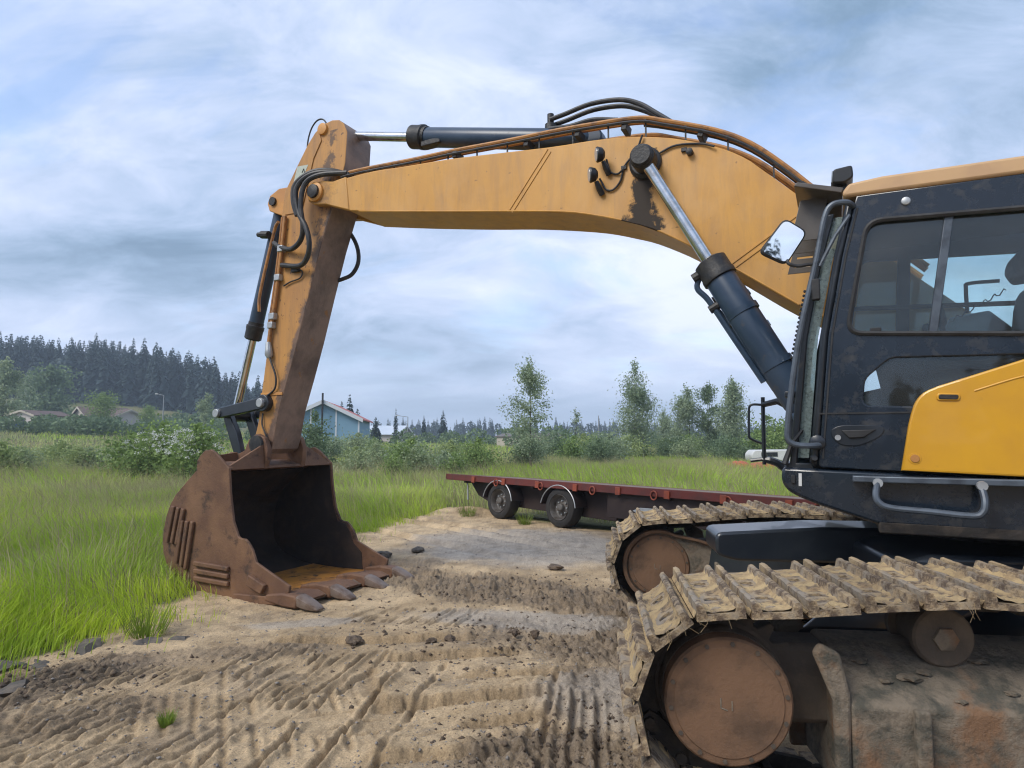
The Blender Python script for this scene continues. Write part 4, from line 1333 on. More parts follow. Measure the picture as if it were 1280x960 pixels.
    upart(MB().tube([(x, o - .036, z) for x, z in sw], .006, 6), 'pressed_line', 'panel_yellow', pn)
    upart(MB().prism(round_poly([(5.615, 1.905), (5.62, 1.948), (5.735, 1.943), (5.73, 1.90)], .02, 3), o - .046, o - .03), 'latch_rim', 'panel_yellow', pn, .004)
    upart(MB().prism(round_poly([(5.625, 1.913), (5.63, 1.940), (5.725, 1.935), (5.72, 1.908)], .012, 3), o - .051, o - .04), 'latch', 'pin_black', pn, .003)
    upart(MB().lathe((5.497, o - .036, 1.569), (0, -1, 0), [(0, .034), (.004, .032)], 16), 'lock_rim', 'panel_yellow', pn)
    upart(MB().lathe((5.497, o - .040, 1.569), (0, -1, 0), [(0, .024), (.006, .022)], 14), 'panel_lock', 'pipe_orange', pn)
    # base under the cab
    bs = smooth_poly([(4.775, 1.50), (4.77, 1.42), (4.80, 1.36), (4.87, 1.315), (4.98, 1.27)], 3) + [(5.3, 1.17), (7.0, 1.15), (7.0, 1.43), (5.0, 1.495)]
    base = upart(MB().prism(bs, o + .01, -.42), 'cab_base', 'cab_black', None, .02)
    upart(MB().prism([(4.868, 1.385), (4.87, 1.465), (4.888, 1.465), (4.886, 1.385)], o + .004, o + .012), 'base_label', 'white_paint', base)
    upart(MB().box((4.825, o - .005, 1.40), (4.85, o + .02, 1.455)), 'base_latch', 'rubber', base, .004)
    upart(MB().box((5.17, o - .08, 1.425), (7.0, o + .01, 1.462)), 'side_step_plate', 'rail_steel', base, .006)
    stp = smooth_path([(5.30, o - .10, 1.43), (5.285, o - .13, 1.36), (5.30, o - .14, 1.315), (5.36, o - .14, 1.287), (5.55, o - .14, 1.275), (5.74, o - .14, 1.262), (5.79, o - .14, 1.285), (5.805, o - .13, 1.34), (5.80, o - .10, 1.41)], 5)
    upart(MB().tube(stp, .019, 10), 'step_rail', 'rail_steel', base)
    for u in (5.30, 5.80):
        upart(MB().lathe((u, o - .09, 1.425), (0, -1, 0), [(0, .028), (.03, .026)], 10), 'step_bolt', 'galv', base)
    return cab


def build_house():
    # main frame, slew ring, right-hand tank, engine house, counterweight
    f = upart(MB().box((5.0, -.44, 1.18), (9.0, .44, 1.62)), 'main_frame', 'black_paint', None, .02)
    for s in (-1, 1):
        y = sorted((s * .38, s * .44))
        upart(MB().prism([(5.0, 1.2), (4.74, 1.72), (4.76, 1.98), (4.90, 2.05), (5.06, 1.98), (5.6, 2.1), (5.85, 2.55), (6.08, 2.58), (6.25, 2.4), (6.5, 1.6), (6.5, 1.2)], *y), 'boom_bracket', 'black_paint', f, .015)
    upart(MB().cyl((5.98, -.47, 2.36), (5.98, .47, 2.36), .085, 20), 'boom_foot_pin', 'pin_black', f)
    upart(MB().cyl((4.90, -.6, 1.86), (4.90, .6, 1.86), .075, 20), 'cylinder_foot_pin', 'pin_black', f)
    upart(MB().lathe((6.15, 0, 1.0), (0, 0, 1), [(0, .72), (.16, .72), (.165, .66), (.2, .66)], 40), 'slew_ring', 'chain_dark', f)
    upart(MB().box((5.3, -1.44, 1.12), (9.0, 1.44, 1.19)), 'under_guard', 'chain_dark', f, .01)
    upart(MB().box((4.95, .52, 1.25), (7.0, 1.44, 1.95)), 'fuel_tank', 'black_paint', f, .04)
    upart(MB().box((7.03, -1.46, 1.22), (9.05, 1.46, 2.35)), 'engine_housing', 'panel_yellow', f, .05)
    cw = smooth_poly([(9.08, -1.46), (9.45, -1.40), (9.72, -1.0), (9.82, 0), (9.72, 1.0), (9.45, 1.40), (9.08, 1.46)], 4)
    mb = MB()
    n = len(cw)
    mb.add([(x, y, 1.2) for x, y in cw] + [(x, y, 2.3) for x, y in cw],
           [tuple(range(n)), tuple(range(2 * n - 1, n - 1, -1))] + [(i, i + n, (i + 1) % n + n, (i + 1) % n) for i in range(n)])
    upart(mb, 'counterweight', 'black_paint', f, .05)
    # right front hand rail and step
    y = 1.35
    mb = MB().tube([(4.40, y, 2.11), (4.395, y, 1.40)], .021, 10)
    r_ = upart(mb, 'handrail_post', 'black_paint', f)
    upart(MB().tube(smooth_path([(4.39, y, 2.03), (4.30, y, 2.035), (4.262, y, 2.01), (4.255, y, 1.93), (4.25, y, 1.72), (4.27, y, 1.67), (4.38, y, 1.62)], 4), .013, 8), 'handrail', 'black_paint', r_)
    upart(MB().tube([(4.395, y, 2.03), (4.55, y - .1, 2.06), (4.72, y - .2, 1.98), (4.95, y - .2, 1.7)], [.03, .035, .05, .05], 8), 'handrail_arm', 'black_paint', r_)
    upart(MB().tube(smooth_path([(4.26, y, 1.44), (4.40, y, 1.455), (4.52, y, 1.42), (4.62, y, 1.36), (4.96, y - .1, 1.34)], 4), [.02] * 5 + [.04] * 12, 8), 'front_step', 'black_paint', r_)
    return f


mat('visor_tint', (.085, .072, .06), .35, col2=(.11, .095, .08), scale=6)

build_boom()
build_cylinders()
build_arm()
build_bucket()
build_cab()
build_house()

# ------------------------------------------------------------------ tracks
YT = R(-7.1)
DT = Vector((math.cos(YT), math.sin(YT), 0))
NT = Vector((-math.sin(YT), math.cos(YT), 0))
N0 = Vector((1.12, 3.135, 0))
PITCH = .228


def track_path():
    pts = []
    for a in np.radians(np.arange(92, 262, 4)):
        pts.append((-.148 + .405 * math.cos(a), .55 + .405 * math.sin(a)))
    pts += [(.05, .085), (.35, .035)] + [(x, .035) for x in np.arange(.5, 3.5, .1)] + [(3.55, .06)]
    for a in np.radians(np.arange(-75, 88, 4)):
        pts.append((3.78 + .415 * math.cos(a), .49 + .415 * math.sin(a)))
    top = smooth_poly([(3.6, .92), (3.1, .995), (2.55, 1.025), (2.1, 1.007), (1.65, 1.0), (1.2, 1.02), (.80, 1.03), (.45, 1.005), (.1, .968)], 6)
    pts += top
    P = np.array(pts + [pts[0]])
    d = np.r_[0, np.cumsum(np.hypot(*np.diff(P, axis=0).T))]
    return P, d


def shoe_mesh(var):
    rg = np.random.default_rng(100 + var)
    hw = .40
    mb = MB()
    # plate with four real holes, built as strips (x travel, y width, z out)
    hx = [-.102, -.030, .030, .102]
    ys_h = [(-.185, -.115), (.115, .185)]
    cuts = [-hw, -.185, -.115, .115, .185, hw]
    for i in range(3):
        for j in range(5):
            if i == 1 and j in (1, 3):
                # rim of the hole: narrow frame of four bars
                x0, x1, y0, y1 = hx[1], hx[2], cuts[j], cuts[j + 1]
                mb.box((x0, y0, -.026), (x1, y0 + .012, 0))
                mb.box((x0, y1 - .012, -.026), (x1, y1, 0))
                continue
            mb.box((hx[i], cuts[j], -.026), (hx[i + 1], cuts[j + 1], 0))
    # grousers
    for cx, sk in ((-.078, -.004), (.082, .004)):
        n = 19
        ysn = np.linspace(-hw, hw, n)
        vs, fs = [], []
        for y in ysn:
            w = rg.uniform(-.0013, .0013)
            hgt = .044 + rg.uniform(-.004, .002)
            vs += [(cx - .022 + w * 2, y, -.001), (cx - .014 + sk + w, y, hgt * .90), (cx + sk + w, y, hgt), (cx + .014 + sk + w, y, hgt * .88 + rg.uniform(-.002, .002)), (cx + .022 - w, y, -.001)]
        for k in range(n - 1):
            for a in range(4):
                fs.append((k * 5 + a, k * 5 + a + 1, k * 5 + a + 6, k * 5 + a + 5))
        fs += [(0, 1, 2, 3, 4), tuple((n - 1) * 5 + a for a in (4, 3, 2, 1, 0))]
        mb.add(vs, fs)
    # packed sand between and over the grousers
    mb.cur = 1
    nx, ny = 9, 26
    gx, gy = np.linspace(-.112, .112, nx), np.linspace(-hw + .015, hw - .012, ny)
    vs, fs = [], []
    for y in gy:
        for x in gx:
            gr = max(math.exp(-((x + .078) / .024) ** 2), math.exp(-((x - .082) / .024) ** 2))
            h = .001 + (.25 + .45 * (var % 3 == 0)) * .040 * gr + rg.normal(0, .004) + .014 * max(0, math.sin(y * 9 + var * 2.1)) * rg.random() - .010 * (abs(x) > .095)
            hole = (abs(x) < .032) and (.095 < abs(y) < .205)
            if hole:
                h = -.03
            vs.append((x, y, h if abs(x) < .108 else -.012))
    for j in range(ny - 1):
        for i in range(nx - 1):
            fs.append((j * nx + i, j * nx + i + 1, (j + 1) * nx + i + 1, (j + 1) * nx + i))
    mb.add(vs, fs)
    return mb.mesh('track_shoe', ['shoe_steel', 'sand_mud'], 50)


SHOES = [shoe_mesh(k) for k in range(5)]


def build_track(org, label, far=False):
    P, D = track_path()
    nsh = int(round(D[-1] / PITCH))
    pit = D[-1] / nsh
    loc = org - S0

    def at(s):
        s = s % D[-1]
        x, z = np.interp(s, D, P[:, 0]), np.interp(s, D, P[:, 1])
        e = .04
        x2, z2 = np.interp((s + e) % D[-1], D, P[:, 0]), np.interp((s + e) % D[-1], D, P[:, 1])
        x1, z1 = np.interp((s - e) % D[-1], D, P[:, 0]), np.interp((s - e) % D[-1], D, P[:, 1])
        return x, z, math.atan2(z2 - z1, x2 - x1)
    # chain (the track's own body)
    mb = MB()
    for k in range(nsh):
        x, z, a = at(k * pit)
        c, s_ = math.cos(a), math.sin(a)
        inn = (-s_, c)      # path runs anticlockwise seen from -y: inner side
        for y in (-.115, .085):
            # link plate
            pl = []
            for (l, h) in ((-.125, .018), (-.125, .085), (-.08, .105), (.08, .105), (.125, .085), (.125, .018)):
                pl.append((x + c * l + inn[0] * h, z + s_ * l + inn[1] * h))
            yy = y + (.012 if k % 2 else -.012)
            mb.prism(pl, yy, yy + .03)
        mb.cyl((x + c * pit / 2 + inn[0] * .06, -.15, z + s_ * pit / 2 + inn[1] * .06), (x + c * pit / 2 + inn[0] * .06, .15, z + s_ * pit / 2 + inn[1] * .06), .026, 8)
        # shoe bolts heads on the inside
        for y in (-.15, .15):
            for l in (-.04, .04):
                mb.box((x + c * l + inn[0] * .02 - .014, y - .014, z + s_ * l + inn[1] * .02 - .014), (x + c * l + inn[0] * .02 + .014, y + .014, z + s_ * l + inn[1] * .02 + .014))
    tr = mb.build('crawler_track', 'chain_dark', EX, 0, loc, (0, 0, YT))
    tag(tr, label)
    for k in range(nsh):
        x, z, a = at(k * pit + .03)
        o = bpy.data.objects.new('track_shoe', SHOES[(k * 7 + 3) % 5])
        COL.objects.link(o)
        o.parent = tr
        o.location = (x, random.uniform(-.006, .006), z)
        # shoe z axis points outwards: travel direction rotated
        o.rotation_euler = (0, -(a + math.pi) + random.uniform(-.02, .02), 0)
        o.scale = (pit / .225 * .985, 1, 1)
    # frame
    fr = MB()
    # sloped-top box beam
    sec = [(-.34, .14), (-.34, .585), (-.02, .755), (.14, .76), (.30, .60), (.30, .14)]
    t0, t1 = .33, 3.35
    fr.add([(t0, y, z) for y, z in sec] + [(t1, y, z) for y, z in sec],
           [tuple(range(5, -1, -1)), tuple(range(6, 12))] + [(i, (i + 1) % 6, (i + 1) % 6 + 6, i + 6) for i in range(6)])
    fo = fr.build('track_frame', 'frame_mud', EX, .018, loc, (0, 0, YT))
    # end plate and lugs of the beam
    if not far:
        MB().prism([(.22, .83), (.30, .79), (.335, .62), (.325, .14), (.27, .14), (.265, .60), (.19, .79)], -.345, -.30).build('end_plate', 'frame_mud', fo, .016)
    MB().prism([(.20, .86), (.33, .79), (.36, .62), (.34, .14), (.26, .14), (.24, .60), (.15, .80)], .27, .31).build('end_plate', 'frame_mud', fo, .012)
    MB().box((-.15, -.06, .38), (.36, .16, .74)).build('motor_arm', 'drive_dark', fo, .03)
    for t in (.60, 1.75, 2.6):
        MB().box((t - .03, -.375, .20), (t + .03, -.335, .585)).build('side_rib', 'frame_mud', fo, .01)
    # carrier rollers
    for t in (.80, 2.55):
        mb = MB().lathe((t, -.16, .815), (0, 1, 0), [(0, .06), (.01, .118), (.02, .128), (.06, .128), (.075, .10), (.24, .10), (.255, .128), (.29, .128), (.30, .118)], 32)
        ro = mb.build('carrier_roller', 'drive_dark', fo)
        MB().lathe((t, -.18, .815), (0, 1, 0), [(0, .03), (.008, .052), (.03, .055)], 6).build('roller_hub', 'frame_mud', ro)
        MB().box((t - .05, .10, .70), (t + .05, .2, .83)).build('roller_bracket', 'frame_mud', ro, .01)
    # bottom rollers
    for k in range(7):
        t = .55 + k * .44
        MB().lathe((t, -.17, .19), (0, 1, 0), [(0, .08), (.01, .095), (.06, .095), (.075, .08), (.265, .08), (.28, .095), (.33, .095), (.34, .08)], 20).build('bottom_roller', 'chain_dark', fo)
    # idler at the back end
    MB().lathe((3.78, -.12, .49), (0, 1, 0), [(0, .2), (.02, .29), (.08, .31), (.16, .31), (.22, .29), (.24, .2)], 36).build('idler_wheel', 'drive_dark', fo)
    MB().box((3.2, -.2, .40), (3.85, .2, .58)).build('idler_yoke', 'frame_mud', fo, .02)
    # sprocket with teeth
    nt_ = 21
    prof = []
    for k in range(nt_ * 4):
        r = (.31, .31, .37, .37)[k % 4]
        a = 2 * math.pi * (k + .5) / (nt_ * 4)
        prof.append((-.148 + r * math.cos(a), .55 + r * math.sin(a)))
    sp = MB().prism(prof, -.055, .045).build('drive_sprocket', 'drive_dark', fo, .008)
    # final drive: stepped drum with rusty face, bolts round the rim
    for s in (-1, 1):
        MB().lathe((-.148, s * .04, .55), (0, s, 0), [(0, .285), (.05, .295), (.06, .280), (.12, .283), (.15, .275)], 44).build('drive_drum', 'drive_dark', sp)
        MB().lathe((-.148, s * .19, .55), (0, s, 0), [(0, .272), (.08, .272), (.092, .262), (.094, .235), (.099, .230), (.101, .12), (.103, .02)], 44).build('drive_cover', 'disc_rust', sp)
        for k in range(14):
            a = 2 * math.pi * (k + .3) / 14
            MB().lathe((-.148 + .247 * math.cos(a), s * .281, .55 + .247 * math.sin(a)), (0, s, 0), [(0, .0105), (.008, .0105)], 6).build('cover_bolt', 'drive_dark', sp)
        # cast mark on the cover
        mk = MB()
        for (x0, z0, x1, z1) in ((-.035, -.02, -.035, .02), (-.035, -.02, -.008, -.03), (.012, -.03, .012, .01)):
            mk.tube([(-.148 + x0, s * .293, .55 + z0), (-.148 + x1, s * .293, .55 + z1)], .0035, 5)
        mk.build('cast_mark', 'frame_mud', sp)
    # guard ring of the final drive, tapering back into the frame
    teardrop = [(-.148 + .30 * math.cos(a), .55 + .30 * math.sin(a)) for a in np.radians(np.arange(65, 296, 7))]
    tear_o = teardrop + [(.30, .40), (.34, .62), (.2, .76)]
    tear_i = [(-.148 + (x + .148) * .93, .55 + (z - .55) * .93) for x, z in tear_o]
    if far:
        plate('drive_guard', 'drive_dark', tear_o, [tear_i[::-1]], -.21, .10, fo, .004)
        big = [(-.148 + .315 * math.cos(a), .55 + .315 * math.sin(a)) for a in np.radians(np.arange(62, 296, 7))] + [(.34, .36), (.55, .50), (.55, .68), (.20, .79)]
        bigi = [(-.135 + (x + .148) * .93, .55 + (z - .55) * .92) for x, z in big]
        plate('cover_rim', 'disc_rust', big, [bigi[::-1]], -.265, .08, fo, .004)
        plate('cover_flank', 'frame_mud', bigi, [], -.24, .05, fo, .004)
    return tr, fo


tr_n, fo_n = build_track(N0, 'near crawler track caked with dry sand')
tr_f, fo_f = build_track(N0 + NT * 2.95, 'far crawler track beyond the carbody', True)


def build_carbody():
    loc = N0 - S0
    mb = MB()
    mb.prism([(1.1, .60), (1.1, .95), (1.25, 1.0), (3.0, 1.0), (3.1, .95), (3.1, .60)], .85, 2.15)
    cb = mb.build('carbody', 'black_paint', EX, .03, loc, (0, 0, YT))
    for (ta, tb) in ((.25, 1.05), (2.5, 3.3)):
        # legs to both tracks
        for s, y0, y1 in ((-1, .26, .90), (1, 2.10, 2.70)):
            m2 = MB()
            ya, yb = (y0, y1) if s < 0 else (y1, y0)
            m2.hexa([(ta, ya, .45), (tb, ya, .45), (min(tb + .9, 2.2) if ta < 1 else tb - .2, yb, .60), (ta + .75 if ta < 1 else ta - .7, yb, .60)],
                    [(ta + .05, ya, .72), (tb - .05, ya, .72), (min(tb + .9, 2.2) if ta < 1 else tb - .2, yb, .98), (ta + .75 if ta < 1 else ta - .7, yb, .98)])
            m2.build('carbody_leg', 'black_paint', cb, .025)
    # front cross box
    m3 = MB()
    m3.prism(round_poly([(.16, .84), (.16, 1.0), (.9, 1.05), (1.5, 1.05), (1.5, .80), (.3, .80)], .05, 3), 1.62, 2.05)
    m3.build('swivel_guard', 'black_paint', cb, .02)
    return cb


build_carbody()


def build_straw():
    """straw and roots hanging from the near track's edge"""
    mb = MB()
    P, D = track_path()
    rg = np.random.default_rng(77)
    for k in range(26):
        t = rg.uniform(-.5, 2.2)
        top = 1.03 if t > .2 else .55 + .42 * math.sin(math.acos(max(-1, min(1, (t + .148) / .43)))) if abs(t + .148) < .43 else .6
        y = -.40 + rg.uniform(-.012, .01)
        L_ = rg.uniform(.03, .09) * (1.8 if rg.random() < .12 else 1)
        p = [Vector((t, y, top)), Vector((t + rg.uniform(-.02, .02), y - .012, top - L_ * .5)), Vector((t + rg.uniform(-.035, .035), y - .01 + rg.uniform(-.01, .01), top - L_))]
        mb.tube(p, .0012, 3, False)
    o = mb.build('straw', 'straw', tr_n)
    tag(o, kind='stuff')


build_straw()
for i, (t, y, r) in enumerate(((.62, -.2, .05), (.70, -.17, .035), (1.0, -.25, .03), (.52, -.22, .03), (.95, -.1, .045), (1.2, -.2, .05), (.45, -.12, .04), (.78, -.30, .025))):
    z = .585 + (y + .34) / .32 * .17
    rgm = np.random.default_rng(200 + i)
    bmx = bmesh.new()
    bmesh.ops.create_icosphere(bmx, subdivisions=2, radius=r)
    for v in bmx.verts:
        v.co *= float(rgm.uniform(.7, 1.25))
        v.co.z *= .28
    mex = bpy.data.meshes.new('mud_lump')
    bmx.to_mesh(mex)
    bmx.free()
    mex.materials.append(MATS['frame_mud'])
    o = link('mud_lump', mex, fo_n, (t, y, z))


# ------------------------------------------------------------------ trailer
def build_trailer():
    ang = math.atan2(TE[1], TE[0])
    t = empty('flatbed_trailer', (TQ[0], TQ[1], 0), ang)
    t.rotation_euler = (R(-4.6), 0, ang)      # leans away on the soft ground
    tag(t, 'long low red flatbed trailer with twin wheels parked behind the excavator', 'trailer')
    L = 11.5
    W = 2.35

    def pb(mb, name, m, bev=0., par=None):
        return mb.build(name, m, par or t, bev)
    for k in range(9):
        y0 = .07 + k * (W - .14) / 9
        pb(MB().box((.05, y0 + .004, .80), (L - .05, y0 + (W - .14) / 9 - .004, .846)), 'deck_plank', 'deck_wood')
    for y0 in (0, W - .06):
        rl = pb(MB().box((0, y0, .72), (L, y0 + .06, .853)), 'side_rail', 'trailer_red', .008)
        if y0 == 0:
            for k in range(11):
                x = 1.0 + k * .98
                pb(MB().box((x - .05, -.035, .70), (x + .05, .0, .83)), 'stake_pocket', 'trailer_orange', .006, rl)
            for k in range(8):
                x = 1.75 + k * 1.3
                ring = [(x + .06 * math.cos(a), -.02, .74 + .07 * math.sin(a)) for a in np.linspace(0, 2 * math.pi, 13)]
                pb(MB().tube(ring, .012, 6, False), 'lashing_ring', 'trailer_orange', 0, rl)
    pb(MB().box((-.02, 0, .74), (.04, W, .85)), 'rear_rail', 'trailer_red', .008)
    # tapered tail and beams
    for y0 in (.45, W - .65):
        pb(MB().prism([(.3, .79), (1.0, .55), (1.5, .40), (L, .40), (L, .79)], y0, y0 + .2), 'chassis_beam', 'trailer_dark', .01)
    pb(MB().prism([(4.6, .79), (4.6, .30), (L, .24), (L, .79)], .10, .16), 'side_skirt', 'trailer_dark', .01)
    pb(MB().prism([(.35, .79), (.75, .42), (1.2, .28), (4.62, .22), (4.62, .79)], .36, .42), 'side_skirt', 'trailer_dark', .01)
    pb(MB().prism([(5.2, .46), (5.35, .52), (6.6, .54), (6.6, .42), (5.35, .40)], .02, .08), 'side_locker', 'galv', .01)
    for k in range(10):
        x = .6 + k * 1.05
        pb(MB().box((x, .05, .68), (x + .07, W - .05, .79)), 'cross_member', 'trailer_dark')
    pb(MB().tube([(.62, .12, .78), (.70, .12, .32)], .018, 8), 'support_leg', 'galv')
    pb(MB().tube([(.62, W - .12, .78), (.70, W - .12, .32)], .018, 8), 'support_leg', 'galv')
    for x in (1.78, 3.50):
        pb(MB().cyl((x, .2, .375), (x, W - .2, .375), .06, 12), 'axle', 'trailer_dark')
        for s in (0, 1):
            yo = .04 if s == 0 else W - .04
            sg = 1 if s == 0 else -1
            w = empty('wheel', (x, yo, .375), 0, t)
            MB().lathe((0, 0, 0), (0, sg, 0), [(.05, .235), (.005, .25), (.0, .30), (.025, .355), (.07, .375), (.24, .375), (.28, .355), (.30, .28)], 36, False, True).build('tyre', 'tyre', w, 0)
            rim = MB().lathe((0, 0, 0), (0, sg, 0), [(.012, .242), (.0, .236), (.03, .218), (.12, .195), (.13, .15), (.09, .075), (.03, .07), (.012, .05)], 28, False, True)
            rm = rim.build('rim', 'rim_grey', w, 0)
            nut = MB()
            for k in range(8):
                a = k * math.pi / 4
                nut.lathe((.125 * math.cos(a), .12 * sg, .125 * math.sin(a)), (0, -sg, 0), [(0, .016), (.04, .014)], 6)
            tag(nut.build('wheel_nuts', 'galv', w), kind='stuff')
            # mudguard arc
            arc = [(.455 * math.cos(a), .455 * math.sin(a)) for a in np.radians(np.arange(10, 171, 8))]
            arc2 = [(.435 * math.cos(a), .435 * math.sin(a)) for a in np.radians(np.arange(170, 9, -8))]
            y = sorted((-.03 * sg, .30 * sg))
            o = MB().prism([(a, b) for a, b in arc + arc2], *y).build('mudguard', 'trailer_dark', t, 0, (x, yo, .335))
            lip = [(.45 * math.cos(a), -.035 * sg, .45 * math.sin(a)) for a in np.radians(np.arange(8, 173, 8))]
            MB().tube(lip, .011, 6).build('mudguard_lip', 'galv', o)
    # front end
    pb(MB().tube([(L, .5, .5), (L + 1.8, W / 2, .55), (L, W - .5, .5)], .05, 8), 'drawbar', 'trailer_red')
    pb(MB().box((L - .35, W / 2 - .06, .0), (L - .25, W / 2 + .06, .8)), 'landing_leg', 'trailer_dark', .01)
    return t


build_trailer()

# ------------------------------------------------------------------ vegetation helpers


def leaf_quads(rg, C, size, up=.3):
    """one slightly folded quad per centre"""
    n = len(C)
    a = rg.normal(size=(n, 3))
    a /= np.linalg.norm(a, axis=1)[:, None]
    nrm = rg.normal(size=(n, 3)) + np.array([0, 0, up])
    b = np.cross(nrm, a)
    b /= np.linalg.norm(b, axis=1)[:, None] + 1e-9
    s = size * rg.uniform(.6, 1.35, n)[:, None]
    V = np.stack([C - a * s * .9, C + b * s * .55, C + a * s * .9, C - b * s * .55], 1).reshape(-1, 3)
    F = np.arange(n * 4).reshape(-1, 4)
    return V, F


def tree_meshes(seed, h, w, style, nleaf, lsize, leafmat, barkmat='bark', bare=.12):
    rg = np.random.default_rng(seed)
    mb = MB()
    nst = 1 if style != 'multi' else 3
    Cs, tones = [], []
    for st in range(nst):
        bx, by = (0, 0) if nst == 1 else rg.uniform(-.25, .25, 2) * w * .5
        hh = h * (1 if st == 0 else rg.uniform(.72, .95))
        tp = [Vector((bx + rg.normal(0, .012) * h * i / 6, by + rg.normal(0, .012) * h * i / 6, hh * i / 7)) for i in range(8)]
        tr = [max(.02 * h * .5 * (1 - i / 7.6), .008) for i in range(8)]
        mb.tube(tp, tr, 7)
        nb = {'birch': 46, 'multi': 30, 'round': 40, 'bush': 34}[style]
        for k in range(nb):
            f = rg.uniform(bare, .97) if style != 'bush' else rg.uniform(.02, .8)
            i = min(int(f * 7), 6)
            p0 = tp[i].lerp(tp[i + 1], f * 7 - i)
            if style in ('birch', 'multi'):
                env = math.sin(min(1, max(0, (f - bare * .5) / (1 - bare * .5))) ** .62 * math.pi) ** .75
                reach = w * .5 * (.22 + .85 * env) * rg.uniform(.55, 1.12) * (1 if nst == 1 else .7)
                rise = rg.uniform(.25, .9) * reach
            elif style == 'round':
                env = math.sqrt(max(0.02, 1 - ((f - .5) / .53) ** 2))
                reach = w * .5 * env * rg.uniform(.6, 1.1)
                rise = rg.uniform(-.05, .6) * reach
            else:
                env = math.sqrt(max(.05, 1 - (f / 1.0) ** 2))
                reach = w * .5 * env * rg.uniform(.5, 1.1)
                rise = rg.uniform(.05, .5) * h * .5
            a = rg.uniform(0, 2 * math.pi)
            p1 = p0 + Vector((math.cos(a) * reach, math.sin(a) * reach, min(rise, max(.02, h * 1.02 - p0.z))))
            mid = p0.lerp(p1, .5) + Vector((0, 0, reach * .08))
            mb.tube([p0, mid, p1], [max(.006 * h * .35, .006), max(.004 * h * .35, .005), .004], 4, False)
            m_ = int(nleaf / (nb * nst))
            t = rg.beta(2.2, 1.3, m_)
            ctr = np.array(p0)[None] * (1 - t[:, None]) + np.array(p1)[None] * t[:, None]
            sp = (.10 if style in ('birch', 'multi') else .16) * w * (.35 + .65 * t[:, None])
            c = ctr + rg.normal(size=(m_, 3)) * sp * np.array([1, 1, .8])
            if style in ('birch', 'multi'):
                c[:, 2] -= np.abs(rg.normal(0, .05 * h, m_)) * t * .5
            c[:, 2] = np.maximum(c[:, 2], .03)
            Cs.append(c)
            tones.append(np.clip(rg.normal(.5, .22) + rg.normal(0, .16, m_), 0, 1))
        # leader tip
        m_ = max(10, int(nleaf * .03))
        c = np.array(tp[-1])[None] + rg.normal(size=(m_, 3)) * np.array([.04 * w, .04 * w, .05 * h])
        Cs.append(c)
        tones.append(rg.uniform(.3, .8, m_))
    C = np.concatenate(Cs)
    T = np.concatenate(tones)
    V, F = leaf_quads(rg, C, lsize)
    crown = np_mesh('crown', V, F, leafmat, attrs={'tone': np.repeat(T, 4)})
    return mb.mesh('trunk', barkmat), crown


def spruce_np(rg, h, r):
    """branch fans of a spruce: many drooping narrow triangles in whorls"""
    V, F, T = [], [], []
    nw = 24
    for k in range(nw):
        f = (k + rg.uniform(-.25, .25)) / nw
        f = min(max(f, .02), .99)
        z = h * (.07 + .91 * f)
        rad = r * (1 - f) ** .8 * rg.uniform(.75, 1.2) + .03 * r
        nb = 8 if f < .7 else 5
        a0 = rg.uniform(0, 7)
        for j in range(nb):
            a = a0 + 2 * math.pi * j / nb + rg.uniform(-.25, .25)
            rr = rad * rg.uniform(.65, 1.15)
            d = np.array([math.cos(a), math.sin(a), 0])
            p = np.array([-math.sin(a), math.cos(a), 0])
            wd = rr * .26 + .015 * r
            o = len(V)
            b = np.array([0, 0, z + h * .03 * rg.random()])
            V += [b, b * [1, 1, 1] + d * rr * .6 + p * wd - [0, 0, rr * .18], d * rr + [0, 0, z - rr * .55 * rg.uniform(.5, 1.3)], b + d * rr * .6 - p * wd - [0, 0, rr * .18]]
            F.append((o, o + 1, o + 2, o + 3))
            T += [rg.uniform(0, 1)] * 4
    o = len(V)
    V += [np.array([-.02 * r, 0, h * .9]), np.array([.02 * r, 0, h * .9]), np.array([.0, .02 * r, h * 1.0]), np.array([0, -.02 * r, h * .9])]
    F.append((o, o + 1, o + 2, o + 3))
    T += [.5] * 4
    return np.array(V), np.array(F), np.array(T)


def forest(name, spots, label, rg, dec=.0):
    Vs, Fs, Ts, n = [], [], [], 0
    protos = [spruce_np(rg, 1., .19 + .05 * k / 6) for k in range(7)]
    for (x, y, z, h) in spots:
        if rg.random() < dec:
            m_ = 150
            C = rg.normal(size=(m_, 3))
            C /= np.linalg.norm(C, axis=1)[:, None]
            C = C * rg.uniform(.6, 1., m_)[:, None] * np.array([.24 * h, .24 * h, .36 * h]) * .9 + np.array([0, 0, .5 * h])
            V, F = leaf_quads(rg, C, .055 * h)
            T = np.repeat(np.clip(rg.normal(.75, .2, m_), 0, 1), 4)
        else:
            V0, F, T0 = protos[rg.integers(7)]
            a = rg.uniform(0, 6.3)
            c, s = math.cos(a), math.sin(a)
            V = np.stack([(V0[:, 0] * c - V0[:, 1] * s) * h, (V0[:, 0] * s + V0[:, 1] * c) * h, V0[:, 2] * h], 1)
            T = T0 * .6 + rg.uniform(0, .3)
        Vs.append(V + np.array([x, y, z]))
        Fs.append(F + n)
        Ts.append(T)
        n += len(V)
    o = link(name, np_mesh(name, np.concatenate(Vs), np.concatenate(Fs), 'leaf_spruce', attrs={'tone': np.concatenate(Ts)}))
    tag(o, label, 'forest', kind='stuff')
    return o


def px(x, dist):
    """x coordinate seen at a pixel column of the photograph for a given distance ahead"""
    return (x - 640) / 800 * dist


